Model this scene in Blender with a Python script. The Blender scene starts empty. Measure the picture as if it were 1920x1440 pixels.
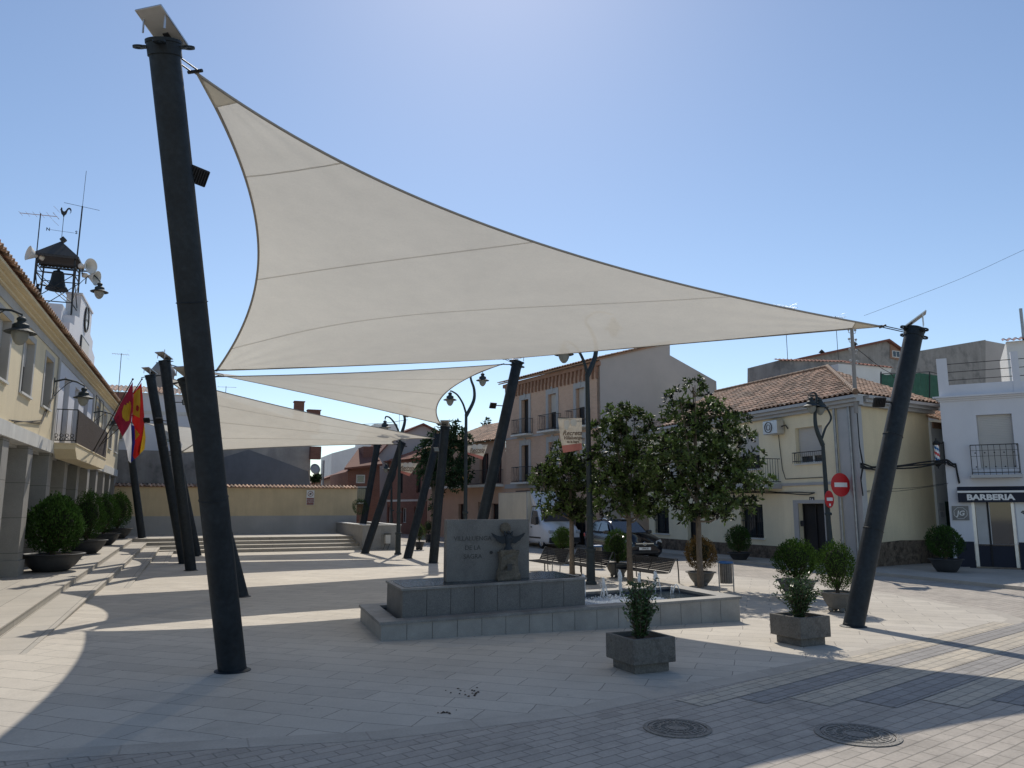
import bpy, math, random
import numpy as np
from mathutils import Vector, Matrix, geometry
R=math.radians; PI=math.pi
rnd=random.Random(7); npr=np.random.default_rng(11)
sc=bpy.context.scene; COL=sc.collection

# ---------------- camera, world, sun, exposure ----------------
FPX=1442.; CAMH=2.2; HOR=950.; VPX=375.
PITCH=math.atan((HOR-720)/FPX); YAW=math.atan((960-VPX)*math.cos(PITCH)/FPX)
cam=bpy.data.cameras.new('camera'); camo=bpy.data.objects.new('camera',cam); COL.objects.link(camo); sc.camera=camo
camo.location=(0,0,CAMH); camo.rotation_euler=(PI/2+PITCH,0,-YAW)
cam.sensor_width=36; cam.lens=36*FPX/1920; cam.clip_end=3000; cam.clip_start=.05
SUN_AZ=R(20.2); SUN_EL=R(45.5)
w=bpy.data.worlds.new('World'); sc.world=w; w.use_nodes=True
nt=w.node_tree; nt.nodes.clear()
sky=nt.nodes.new('ShaderNodeTexSky'); sky.sky_type='NISHITA'; sky.sun_disc=False
sky.sun_elevation=SUN_EL; sky.sun_rotation=SUN_AZ; sky.altitude=500; sky.air_density=1.0; sky.dust_density=.3; sky.ozone_density=1.5
bg=nt.nodes.new('ShaderNodeBackground'); bg.inputs[1].default_value=.125
wo=nt.nodes.new('ShaderNodeOutputWorld'); nt.links.new(sky.outputs[0],bg.inputs[0]); nt.links.new(bg.outputs[0],wo.inputs[0])
sun=bpy.data.lights.new('sun','SUN'); sun.energy=3.6; sun.angle=R(.5); sun.color=(1,.93,.82)
suno=bpy.data.objects.new('sun',sun); COL.objects.link(suno)
sdir=Vector((math.sin(SUN_AZ)*math.cos(SUN_EL),math.cos(SUN_AZ)*math.cos(SUN_EL),math.sin(SUN_EL)))
suno.rotation_euler=sdir.to_track_quat('Z','Y').to_euler(); suno.location=(0,0,40)
sc.view_settings.view_transform='Standard'; sc.view_settings.look='None'; sc.view_settings.exposure=.03; sc.view_settings.gamma=1
sc.cycles.max_bounces=6

# pixel (of the 1920 wide photo) -> real point: on a horizontal plane, or at a given Y / X distance
_fw=np.array([math.sin(YAW)*math.cos(PITCH),math.cos(YAW)*math.cos(PITCH),math.sin(PITCH)])
_rt=np.array([math.cos(YAW),-math.sin(YAW),0]); _up=np.cross(_rt,_fw); _C=np.array([0,0,CAMH])
def ray(x,y): return _fw*FPX+_rt*(x-960)-_up*(y-720)
def G(x,y,z=0.): d=ray(x,y); return Vector(_C+d*(z-CAMH)/d[2])
def aY(x,y,Y): d=ray(x,y); return Vector(_C+d*Y/d[1])
def aX(x,y,X): d=ray(x,y); return Vector(_C+d*X/d[0])
def onl(x,y,A,d):  # pixel -> (s,z) on the vertical plane through A along d
    r=ray(x,y); M=np.array([[d[0],-r[0]],[d[1],-r[1]]]); s,t=np.linalg.solve(M,-np.array([A[0],A[1]])); return s,CAMH+r[2]*t

# ---------------- materials ----------------
def _new(name):
    m=bpy.data.materials.new(name); m.use_nodes=True; nt=m.node_tree
    return m,nt,nt.nodes['Principled BSDF']
def N(nt,t,**k):
    n=nt.nodes.new(t)
    for a,b in k.items():
        if a in n.inputs: n.inputs[a].default_value=b
        else: setattr(n,a,b)
    return n
def scale_col(nt,colsock,val,fac):  # colsock * (1+fac*(val-.5))
    mr=N(nt,'ShaderNodeMapRange'); mr.inputs[3].default_value=1-fac; mr.inputs[4].default_value=1+fac
    nt.links.new(val,mr.inputs[0])
    vm=N(nt,'ShaderNodeVectorMath',operation='SCALE'); nt.links.new(colsock,vm.inputs[0]); nt.links.new(mr.outputs[0],vm.inputs['Scale'])
    return vm.outputs[0]
def M(name,col,rough=.7,metal=0,var=.12,vs=1.5,tint=0,bump=0,bs=30,col2=None,c2s=2.,c2t=(.5,.62),spec=.5,fine=0,fs=60,thru=0,trans=0,streak=0):
    m,nt,p=_new(name); L=nt.links.new
    tc=N(nt,'ShaderNodeTexCoord'); oc=tc.outputs['Object']
    rgb=N(nt,'ShaderNodeRGB'); rgb.outputs[0].default_value=(*col,1); c=rgb.outputs[0]
    if col2:
        n=N(nt,'ShaderNodeTexNoise',Scale=c2s,Detail=6.,Roughness=.65); L(oc,n.inputs['Vector'])
        r=N(nt,'ShaderNodeMapRange'); r.inputs[1].default_value=c2t[0]; r.inputs[2].default_value=c2t[1]; L(n.outputs[0],r.inputs[0])
        mx=N(nt,'ShaderNodeMix',data_type='RGBA'); mx.inputs[7].default_value=(*col2,1); L(r.outputs[0],mx.inputs[0]); L(c,mx.inputs[6]); c=mx.outputs[2]
    if streak:
        mp=N(nt,'ShaderNodeMapping'); mp.inputs['Scale'].default_value=(2.2,2.2,.25); L(oc,mp.inputs[0])
        n=N(nt,'ShaderNodeTexNoise',Scale=1.,Detail=5.,Roughness=.7); L(mp.outputs[0],n.inputs['Vector']); c=scale_col(nt,c,n.outputs[0],streak)
    if var:
        n=N(nt,'ShaderNodeTexNoise',Scale=vs,Detail=5.,Roughness=.65); L(oc,n.inputs['Vector']); c=scale_col(nt,c,n.outputs[0],var*2)
    if fine:
        n=N(nt,'ShaderNodeTexNoise',Scale=fs,Detail=2.); L(oc,n.inputs['Vector']); c=scale_col(nt,c,n.outputs[0],fine*2)
    if tint:
        a=N(nt,'ShaderNodeAttribute',attribute_name='tint'); c=scale_col(nt,c,a.outputs['Fac'],tint)
    L(c,p.inputs['Base Color']); p.inputs['Roughness'].default_value=rough; p.inputs['Metallic'].default_value=metal
    p.inputs['Specular IOR Level'].default_value=spec
    if bump:
        n=N(nt,'ShaderNodeTexNoise',Scale=bs,Detail=4.); L(oc,n.inputs['Vector']); b=N(nt,'ShaderNodeBump',Strength=bump,Distance=.02); L(n.outputs[0],b.inputs['Height']); L(b.outputs[0],p.inputs['Normal'])
    if trans:
        t=N(nt,'ShaderNodeBsdfTranslucent'); L(c,t.inputs[0]); ms=N(nt,'ShaderNodeMixShader'); ms.inputs[0].default_value=trans
        L(p.outputs[0],ms.inputs[1]); L(t.outputs[0],ms.inputs[2]); L(ms.outputs[0],nt.nodes['Material Output'].inputs[0])
        if thru:   # open weave: part of the light passes straight through
            tr=N(nt,'ShaderNodeBsdfTransparent'); m2=N(nt,'ShaderNodeMixShader'); m2.inputs[0].default_value=thru; L(ms.outputs[0],m2.inputs[1]); L(tr.outputs[0],m2.inputs[2]); L(m2.outputs[0],nt.nodes['Material Output'].inputs[0])
    return m
def brickM(name,c1,c2,mortar,bw,bh,floor=False,rot=0,ms=.012,rough=.8,bump=.3,var=.15,vs=.8,off=.5,sq=1.,jitter=0,fine=0,stain=0):
    m,nt,p=_new(name); L=nt.links.new
    tc=N(nt,'ShaderNodeTexCoord'); v=tc.outputs['Object']
    if not floor:
        s=N(nt,'ShaderNodeSeparateXYZ'); L(v,s.inputs[0]); a=N(nt,'ShaderNodeMath',operation='ADD'); L(s.outputs[0],a.inputs[0]); L(s.outputs[1],a.inputs[1])
        cb=N(nt,'ShaderNodeCombineXYZ'); L(a.outputs[0],cb.inputs[0]); L(s.outputs[2],cb.inputs[1]); v=cb.outputs[0]
    else:
        mp=N(nt,'ShaderNodeMapping'); mp.inputs['Rotation'].default_value=(0,0,rot); L(v,mp.inputs[0]); v=mp.outputs[0]
    if jitter:
        n=N(nt,'ShaderNodeTexNoise',Scale=1.3,Detail=3.); L(v,n.inputs['Vector']); mm=N(nt,'ShaderNodeVectorMath',operation='SCALE'); mm.inputs['Scale'].default_value=jitter
        L(n.outputs['Color'],mm.inputs[0]); ad=N(nt,'ShaderNodeVectorMath',operation='ADD'); L(v,ad.inputs[0]); L(mm.outputs[0],ad.inputs[1]); v=ad.outputs[0]
    b=N(nt,'ShaderNodeTexBrick'); b.offset=off; b.squash=sq
    b.inputs['Color1'].default_value=(*c1,1); b.inputs['Color2'].default_value=(*c2,1); b.inputs['Mortar'].default_value=(*mortar,1)
    b.inputs['Scale'].default_value=1; b.inputs['Mortar Size'].default_value=ms; b.inputs['Brick Width'].default_value=bw; b.inputs['Row Height'].default_value=bh; b.inputs['Mortar Smooth'].default_value=.3
    L(v,b.inputs['Vector']); c=b.outputs['Color']
    n=N(nt,'ShaderNodeTexNoise',Scale=vs,Detail=6.,Roughness=.7); L(tc.outputs['Object'],n.inputs['Vector']); c=scale_col(nt,c,n.outputs[0],var*2)
    if fine:
        n=N(nt,'ShaderNodeTexNoise',Scale=35.,Detail=3.); L(tc.outputs['Object'],n.inputs['Vector']); c=scale_col(nt,c,n.outputs[0],fine*2)
    if stain:
        n=N(nt,'ShaderNodeTexNoise',Scale=.9,Detail=9.,Roughness=.72); L(tc.outputs['Object'],n.inputs['Vector']); r=N(nt,'ShaderNodeMapRange'); r.inputs[1].default_value=.50; r.inputs[2].default_value=.66; r.inputs[3].default_value=1; r.inputs[4].default_value=1-stain; L(n.outputs[0],r.inputs[0])
        vo=N(nt,'ShaderNodeTexVoronoi',Scale=2.6); L(tc.outputs['Object'],vo.inputs['Vector']); r2=N(nt,'ShaderNodeMapRange'); r2.inputs[1].default_value=.035; r2.inputs[2].default_value=.055; r2.inputs[3].default_value=.55; r2.inputs[4].default_value=1; L(vo.outputs['Distance'],r2.inputs[0])
        mu=N(nt,'ShaderNodeMath',operation='MULTIPLY'); L(r.outputs[0],mu.inputs[0]); L(r2.outputs[0],mu.inputs[1]); vm=N(nt,'ShaderNodeVectorMath',operation='SCALE'); L(c,vm.inputs[0]); L(mu.outputs[0],vm.inputs['Scale']); c=vm.outputs[0]
    L(c,p.inputs['Base Color']); p.inputs['Roughness'].default_value=rough
    if bump:
        bp=N(nt,'ShaderNodeBump',Strength=bump,Distance=.01); bp.invert=True; L(b.outputs['Fac'],bp.inputs['Height']); L(bp.outputs[0],p.inputs['Normal'])
    return m
def glassM(name,col=(.03,.04,.05),rough=.05): 
    m,nt,p=_new(name); p.inputs['Base Color'].default_value=(*col,1); p.inputs['Roughness'].default_value=rough; p.inputs['Specular IOR Level'].default_value=.8
    n=N(nt,'ShaderNodeTexNoise',Scale=1.2); tc=N(nt,'ShaderNodeTexCoord'); nt.links.new(tc.outputs['Object'],n.inputs['Vector'])
    b=N(nt,'ShaderNodeBump',Strength=.05); nt.links.new(n.outputs[0],b.inputs['Height']); nt.links.new(b.outputs[0],p.inputs['Normal']); return m

MAT={}
MAT['plaza']=brickM('plaza_slabs',(.545,.495,.42),(.48,.435,.37),(.24,.215,.185),1.0,.42,True,R(40),.007,.85,.3,.17,.45,jitter=.13,fine=.07,stain=.22)
MAT['street']=brickM('street_pavers',(.43,.38,.325),(.36,.32,.275),(.25,.225,.19),.30,.15,True,R(-16),.009,.85,.5,.2,.7,jitter=.03,fine=.10,stain=.25)
MAT['kerb']=brickM('kerb_stone',(.45,.405,.345),(.41,.37,.315),(.34,.305,.26),1.1,3.,True,0,.01,.85,.2,.2,1.,fine=.08)
MAT['cream_paver']=brickM('cream_pavers',(.50,.435,.34),(.42,.375,.305),(.27,.24,.2),.30,.15,True,R(-18),.012,.85,.5,.2,1.2,fine=.1)
MAT['dark_paver']=brickM('dark_pavers',(.31,.29,.27),(.26,.245,.23),(.18,.165,.15),.30,.15,True,R(-18),.012,.85,.5,.2,1.2,fine=.1)
MAT['step']=brickM('step_stone',(.44,.40,.34),(.37,.34,.29),(.14,.13,.12),1.2,3.5,True,R(90),.01,.8,.2,.2,.8,fine=.06)
MAT['terrace']=brickM('terrace_slabs',(.45,.41,.35),(.39,.36,.31),(.16,.15,.13),1.2,.6,True,R(90),.008,.8,.2,.15,.6,fine=.06)
MAT['steel']=M('dark_steel_paint',(.013,.019,.025),.55,0,.4,2.5,fine=.3,fs=14,bump=.15,bs=40,col2=(.017,.021,.025),c2s=5.,c2t=(.5,.8),spec=.3)
MAT['iron']=M('dark_iron',(.018,.02,.022),.55,0,.3,4)
MAT['lampiron']=M('lamp_grey_green',(.022,.032,.036),.65,0,.25,4)
MAT['galv']=M('galvanised_metal',(.33,.34,.35),.4,.7,.25,6)
MAT['sail']=M('sail_cloth',(.73,.69,.60),.85,0,.06,.5,fine=.03,fs=25,trans=.38,spec=.1,thru=.035,streak=.07)
MAT['hem']=M('sail_webbing',(.36,.335,.30),.8,0,.1,4)
MAT['seam']=M('sail_seam',(.50,.475,.42),.9,0,.1,4)
MAT['panelback']=M('solar_panel_back',(.55,.53,.50),.6,0,.1,4,trans=.25); MAT['cell']=M('solar_cells',(.012,.016,.035),.15,0,.1,4)
MAT['alu']=M('aluminium',(.6,.6,.6),.35,.8,.1,5)
MAT['granite']=M('grey_granite',(.22,.215,.205),.6,0,.2,3,fine=.35,fs=110,col2=(.165,.16,.155),c2s=1.2)
MAT['granite_lt']=M('light_granite',(.29,.28,.26),.55,0,.2,3,fine=.25,fs=110)
MAT['granite_dk']=M('dark_granite',(.15,.147,.14),.6,0,.12,3,fine=.45,fs=110,col2=(.125,.122,.117),c2s=2.)
MAT['mosaic']=brickM('pool_mosaic',(.02,.03,.06),(.04,.055,.09),(.07,.08,.09),.05,.05,False,0,.006,.3,.1,.2,2)
MAT['mosaicf']=brickM('pool_mosaic_floor',(.02,.03,.06),(.04,.055,.09),(.07,.08,.09),.05,.05,True,0,.006,.3,.1,.2,2)
MAT['sandstone']=M('brown_stone',(.12,.105,.082),.9,0,.35,5,fine=.2,fs=40,bump=.7,bs=14)
MAT['bronze']=M('dark_bronze',(.013,.02,.027),.7,0,.3,8)
MAT['engrave']=M('engraved_letters',(.07,.068,.066),.9,0,.2,10)
MAT['concrete']=M('weathered_concrete',(.15,.14,.125),.9,0,.35,4,fine=.25,fs=45,bump=.6,bs=25,col2=(.085,.078,.07),c2s=4.,streak=.3)
MAT['bowl']=M('dark_bowl',(.035,.038,.042),.6,0,.3,4); MAT['bowl_grey']=M('grey_bowl',(.17,.165,.155),.85,0,.25,5,fine=.15,bump=.3)
MAT['soil']=M('soil',(.05,.035,.025),1,0,.4,12,bump=.8,bs=20)
MAT['bark']=M('bark',(.16,.125,.095),.95,0,.35,10,bump=.9,bs=30); MAT['stem']=M('stem',(.09,.065,.045),.95,0,.3,10)
def leafM(name,col,rough,tint,trans,spec=.5,var=.3): return M(name,col,rough,0,var,1.2,tint=tint,trans=trans,spec=spec)
MAT['magnolia']=leafM('magnolia_leaves',(.058,.088,.022),.46,1.3,.25,.35)
MAT['thuja']=leafM('thuja_foliage',(.055,.105,.018),.8,.6,.22,.2); MAT['thuja_dk']=leafM('dark_thuja_foliage',(.04,.088,.018),.8,.6,.18,.2)
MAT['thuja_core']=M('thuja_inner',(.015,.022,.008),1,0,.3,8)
MAT['thuja_br']=leafM('browned_thuja_foliage',(.13,.085,.03),.8,.7,.22,.2)
MAT['conifer']=leafM('tree_foliage',(.03,.06,.024),.75,.6,.22,.3); MAT['shrub']=leafM('shrub_leaves',(.05,.095,.03),.35,.6,.2)
MAT['wall_y']=M('yellow_plaster',(.72,.61,.41),.9,0,.08,.6,streak=.12,fine=.05,fs=25)
MAT['wall_yb']=M('ochre_plaster',(.64,.52,.33),.9,0,.12,.6,streak=.18)
MAT['wall_cream']=M('cream_plaster',(.80,.71,.51),.9,0,.08,.6,streak=.12,fine=.05,fs=25)
MAT['white']=M('white_plaster',(.72,.71,.68),.85,0,.08,.8,streak=.08); MAT['bluewhite']=M('cool_white_plaster',(.66,.665,.70),.85,0,.05,.8,streak=.05)
MAT['fascia']=M('white_stone_fascia',(.62,.61,.57),.8,0,.12,1,streak=.25)
MAT['stone_cl']=brickM('grey_stone_cladding',(.30,.29,.265),(.27,.26,.24),(.1,.1,.09),4.,.95,False,0,.008,.75,.2,.15,1.2,fine=.08)
MAT['grey_pl']=M('grey_plaster',(.42,.41,.39),.9,0,.12,.8,streak=.1)
MAT['render_mix']=M('patched_render',(.42,.38,.34),.95,0,.2,.7,col2=(.33,.30,.275),c2s=.5,c2t=(.45,.6),streak=.25); MAT['render_dk']=M('dark_render',(.20,.20,.21),.95,0,.15,.8,streak=.1)
MAT['render_grey']=M('grey_cement_render',(.30,.28,.26),.95,0,.2,.7,col2=(.2,.19,.18),c2s=.8,streak=.35)
MAT['gable_gr']=M('beige_grey_gable_render',(.47,.43,.40),.95,0,.1,.35,col2=(.43,.40,.375),c2s=.25,c2t=(.4,.65))
MAT['brick_pk']=brickM('peach_brick',(.58,.385,.275),(.52,.335,.24),(.52,.42,.33),.25,.075,False,0,.01,.9,.15,.1,1.); MAT['brick_rd']=brickM('red_brick',(.24,.095,.065),(.19,.075,.052),(.22,.15,.12),.25,.075,False,0,.01,.9,.15,.15,1.)
MAT['brick_tr']=M('terracotta_corbel',(.30,.175,.12),.9,0,.2,3); MAT['peach']=M('peach_plaster',(.50,.34,.25),.9,0,.1,1)
MAT['tile']=M('roof_tiles',(.40,.23,.145),.85,0,.15,.8,tint=.4,col2=(.28,.20,.14),c2s=1.5); MAT['tile_lt']=M('pale_roof_tiles',(.47,.30,.20),.85,0,.15,.8,tint=.5,col2=(.30,.215,.155),c2s=1.5)
MAT['tile_rd']=M('red_roof_tiles',(.30,.12,.08),.85,0,.15,.8,tint=.35)
MAT['rubble']=M('rubble_stone',(.16,.12,.085),.95,0,.5,3,bump=1,bs=9,col2=(.07,.05,.035),c2s=5.,fine=.3,fs=15)
MAT['shutter']=M('roller_shutter',(.50,.49,.47),.6,0,.05,1); MAT['glass']=glassM('window_glass'); MAT['dark']=M('dark_opening',(.015,.015,.017),.8,0,.2,2)
MAT['roof_lead']=M('lead_grey_roof',(.06,.062,.065),.8,0,.2,3,spec=.2)
MAT['wood']=M('dark_wood',(.06,.04,.028),.7,0,.3,4,streak=.5); MAT['wood_rd']=M('red_wood',(.13,.055,.04),.7,0,.3,4,streak=.3)
MAT['screen']=M('reed_screen',(.06,.042,.035),.9,0,.3,6,fine=.4,fs=30)
MAT['surround']=M('blue_grey_surround',(.39,.39,.39),.85,0,.08,2); MAT['gutter']=M('gutter_grey',(.42,.42,.42),.5,.2,.1,2)
MAT['red']=M('sign_red',(.55,.015,.02),.45,0,.05,3); MAT['signwhite']=M('sign_white',(.78,.78,.76),.5,0,.03,3); MAT['black']=M('black_paint',(.012,.012,.014),.75,0,.1,3)
MAT['slat']=M('bench_slats',(.016,.017,.02),.95,0,.2,8,spec=.08)
MAT['navy']=M('navy_awning',(.01,.014,.03),.7,0,.1,3); MAT['blue']=M('blue_plastic',(.03,.13,.33),.5,0,.1,5); MAT['zinc']=M('bin_slats',(.2,.17,.14),.8,0,.35,10,streak=.6)
MAT['flag_cr']=M('crimson_flag',(.21,.010,.03),.8,0,.1,3,trans=.2); MAT['flag_wh']=M('white_flag',(.7,.7,.72),.8,0,.05,3,trans=.4); MAT['flag_rd']=M('red_flag',(.42,.016,.012),.8,0,.1,3,trans=.25)
MAT['flag_ye']=M('yellow_flag',(.62,.38,.02),.8,0,.1,3,trans=.2); MAT['flag_bl']=M('blue_flag',(.01,.02,.16),.8,0,.1,3,trans=.3)
MAT['banner']=M('banner_cloth',(.52,.47,.40),.85,0,.15,3,col2=(.42,.37,.31),c2s=4.,trans=.25); MAT['banner_rd']=M('banner_red_strip',(.33,.13,.11),.85,0,.1,3,trans=.25); MAT['banner_ink']=M('banner_ink',(.16,.11,.08),.9); MAT['banner_lt']=M('banner_motif',(.62,.58,.52),.9)
MAT['vanwhite']=M('van_white_paint',(.70,.71,.73),.3,0,.05,2,spec=.6); MAT['vanbox']=M('van_box_cream',(.60,.54,.42),.5,0,.1,1,streak=.12); MAT['carpaint']=M('car_dark_blue_paint',(.008,.011,.02),.15,.4,.1,2,spec=.9); MAT['tyre']=M('tyre_rubber',(.015,.015,.015),.9); MAT['plastic']=M('black_plastic',(.02,.02,.022),.6); MAT['lens']=M('headlight_lens',(.5,.53,.56),.15,.3,.1,9); MAT['taillens']=M('tail_lens',(.35,.01,.02),.2); MAT['chrome']=M('chrome',(.7,.7,.7),.15,1,.05,5)
MAT['globe']=M('lamp_globe',(.42,.43,.40),.2,0,.05,3,trans=.45)
MAT['net']=M('green_netting',(.03,.085,.065),.9,0,.25,3,trans=.35); MAT['wire']=M('black_cable',(.015,.015,.016),.8); MAT['mhole']=M('cast_iron_cover',(.19,.178,.16),.6,.3,.25,12,fine=.4,fs=40,bump=.5,bs=60)
def waterM():
    m,nt,p=_new('fountain_water'); p.inputs['Base Color'].default_value=(.03,.045,.06,1); p.inputs['Roughness'].default_value=.06; p.inputs['IOR'].default_value=1.33
    tc=N(nt,'ShaderNodeTexCoord'); n=N(nt,'ShaderNodeTexNoise',Scale=22.,Detail=3.); nt.links.new(tc.outputs['Object'],n.inputs['Vector']); b=N(nt,'ShaderNodeBump',Strength=.5,Distance=.02); nt.links.new(n.outputs[0],b.inputs['Height']); nt.links.new(b.outputs[0],p.inputs['Normal']); return m
MAT['water']=waterM(); MAT['foam']=M('white_water',(.80,.83,.86),.25,0,.1,8,trans=.35)

# ---------------- mesh helpers ----------------
class MB:
    def __init__(s): s.v=[]; s.f=[]; s.t=[]; s.m=[]; s.cur=0; s.X=Matrix.Identity(4); s.sm=set()
    def at(s,loc=(0,0,0),rz=0,rx=0,ry=0): s.X=Matrix.Translation(loc)@Matrix.Rotation(rz,4,'Z')@Matrix.Rotation(ry,4,'Y')@Matrix.Rotation(rx,4,'X'); return s
    def add(s,vs,fs,tint=.5,smooth=False):
        b=len(s.v); s.v+= [tuple(s.X@Vector(p)) for p in vs]
        for f in fs:
            if smooth: s.sm.add(len(s.f))
            s.f.append([b+i for i in f]); s.t.append(tint); s.m.append(s.cur)
    def box(s,x0,y0,z0,x1,y1,z1,bev=0,tint=.5):
        if bev:
            b=bev; P=[]
            for z,q in ((z0,b),(z0+b,0),(z1-b,0),(z1,b)):
                P+= [(x0+q,y0+q,z),(x1-q,y0+q,z),(x1-q,y1-q,z),(x0+q,y1-q,z)]
            F=[(3,2,1,0),(12,13,14,15)]
            for k in range(3):
                for i in range(4): j=(i+1)%4; F.append((k*4+i,k*4+j,k*4+4+j,k*4+4+i))
            s.add(P,F,tint); return s
        s.add([(x0,y0,z0),(x1,y0,z0),(x1,y1,z0),(x0,y1,z0),(x0,y0,z1),(x1,y0,z1),(x1,y1,z1),(x0,y1,z1)],[(3,2,1,0),(4,5,6,7),(0,1,5,4),(1,2,6,5),(2,3,7,6),(3,0,4,7)],tint); return s
    def cbox(s,c,sx,sy,sz,tint=.5): return s.box(c[0]-sx/2,c[1]-sy/2,c[2]-sz/2,c[0]+sx/2,c[1]+sy/2,c[2]+sz/2,tint=tint)
    def tube(s,pts,r,n=8,cap=True,smooth=True):
        pts=[Vector(p) for p in pts]; k=len(pts); rs=r if isinstance(r,(list,tuple)) else [r]*k
        V=[];F=[]; ref=None
        for i,p in enumerate(pts):
            d=(pts[min(i+1,k-1)]-pts[max(i-1,0)])
            if d.length<1e-9: d=Vector((0,0,1))
            d.normalize()
            if ref is None: ref=Vector((1,0,0)) if abs(d.x)<.9 else Vector((0,1,0))
            a=ref-d*ref.dot(d)
            if a.length<1e-4: a=d.orthogonal()
            a.normalize(); b=d.cross(a); ref=a
            for j in range(n): t=2*PI*j/n; V.append(p+a*math.cos(t)*rs[i]+b*math.sin(t)*rs[i])
        for i in range(k-1):
            for j in range(n): q=(j+1)%n; F.append((i*n+j,i*n+q,i*n+n+q,i*n+n+j))
        s.add(V,F,smooth=smooth)
        if cap: s.add(V[:n],[tuple(range(n))[::-1]]); s.add(V[-n:],[tuple(range(n))])
        return s
    def lathe(s,prof,c=(0,0,0),n=20,smooth=True,a0=0,a1=2*PI):
        full=abs(a1-a0-2*PI)<1e-6; nn=n if full else n+1; V=[];F=[]
        for r,z in prof:
            for j in range(nn): t=a0+(a1-a0)*j/n; V.append((c[0]+r*math.cos(t),c[1]+r*math.sin(t),c[2]+z))
        for i in range(len(prof)-1):
            for j in range(n): q=(j+1)%nn; F.append((i*nn+j,i*nn+q,i*nn+nn+q,i*nn+nn+j))
        s.add(V,F,smooth=smooth); return s
    def prism(s,poly,h0,h1,axis='y'):
        # poly: 2D ring; axis 'y': poly in xz extruded over y; 'x': poly in yz; 'z': poly in xy
        f={'y':lambda p,h:(p[0],h,p[1]),'x':lambda p,h:(h,p[0],p[1]),'z':lambda p,h:(p[0],p[1],h)}[axis]
        n=len(poly); A=[f(p,h0) for p in poly]; B=[f(p,h1) for p in poly]
        tri=geometry.tessellate_polygon([[Vector((p[0],p[1],0)) for p in poly]])
        s.add(A+B,[tuple(t) for t in tri]+[tuple(n+i for i in t)[::-1] for t in tri]+[(i,(i+1)%n,n+(i+1)%n,n+i) for i in range(n)]); return s
    def sheet(s,poly,z):
        tri=geometry.tessellate_polygon([[Vector((p[0],p[1],0)) for p in poly]])
        s.add([(p[0],p[1],z) for p in poly],[tuple(t) if (Vector((*poly[t[1]][:2],0))-Vector((*poly[t[0]][:2],0))).cross(Vector((*poly[t[2]][:2],0))-Vector((*poly[t[0]][:2],0))).z>0 else tuple(t)[::-1] for t in tri]); return s
    def quad(s,a,b,c,d,tint=.5): s.add([a,b,c,d],[(0,1,2,3)],tint); return s
    def ball(s,c,r,nu=12,nv=8,sz=1.):
        return s.lathe([(max(1e-4,r*math.sin(PI*i/nv)),-r*sz*math.cos(PI*i/nv)) for i in range(nv+1)],c,nu)
    def build(s,name,mats,parent=None,loc=None,rz=None):
        me=bpy.data.meshes.new(name); me.from_pydata(s.v,[],s.f)
        if not isinstance(mats,(list,tuple)): mats=[mats]
        for m in mats: me.materials.append(MAT[m] if isinstance(m,str) else m)
        if len(mats)>1: me.polygons.foreach_set('material_index',s.m)
        if s.sm: me.polygons.foreach_set('use_smooth',[i in s.sm for i in range(len(s.f))])
        if len(set(s.t))>1: a=me.attributes.new('tint','FLOAT','FACE'); a.data.foreach_set('value',s.t)
        me.update(); o=bpy.data.objects.new(name,me); COL.objects.link(o)
        if parent: o.parent=parent
        if loc is not None: o.location=loc
        if rz is not None: o.rotation_euler=(0,0,rz)
        return o
def tag(o,label=None,cat=None,group=None,kind=None):
    if label: o['label']=label
    if cat: o['category']=cat
    if group: o['group']=group
    if kind: o['kind']=kind
    return o
def thing(name,label,cat,loc=(0,0,0),rz=0,group=None):
    o=bpy.data.objects.new(name,None); o.empty_display_size=.2; COL.objects.link(o); o.location=loc; o.rotation_euler=(0,0,rz); return tag(o,label,cat,group)
def dup(root,loc,rz=0,label=None,scale=None,group=None):
    def cp(o,par):
        c=o.copy(); COL.objects.link(c); c.parent=par
        for k in [x for x in ALLCH.get(o.name,[])]: cp(k,c)
        return c
    ALLCH.clear()
    for o in COL.objects:
        if o.parent: ALLCH.setdefault(o.parent.name,[]).append(o)
    c=cp(root,None); c.location=loc; c.rotation_euler=(0,0,rz)
    if scale: c.scale=scale if isinstance(scale,tuple) else (scale,)*3
    if label: c['label']=label
    if group: c['group']=group
    return c
ALLCH={}
def text(name,body,size,mat,parent,loc,rot,align='CENTER',ext=.004,bold=0,shear=0,sx=1):
    cu=bpy.data.curves.new(name,'FONT'); cu.body=body; cu.size=size; cu.align_x=align; cu.align_y='CENTER'; cu.extrude=ext; cu.offset=bold; cu.shear=shear; cu.resolution_u=3
    t=bpy.data.objects.new(name+'_tmp',cu); COL.objects.link(t); bpy.context.view_layer.update()
    me=bpy.data.meshes.new_from_object(t.evaluated_get(bpy.context.evaluated_depsgraph_get())); bpy.data.objects.remove(t)
    me.materials.clear(); me.materials.append(MAT[mat]); o=bpy.data.objects.new(name,me); COL.objects.link(o); o.parent=parent; o.location=loc; o.rotation_euler=rot; o.scale=(sx,1,1); return o
FRONT=(PI/2,0,0)   # lettering standing upright and facing local -y
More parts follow.
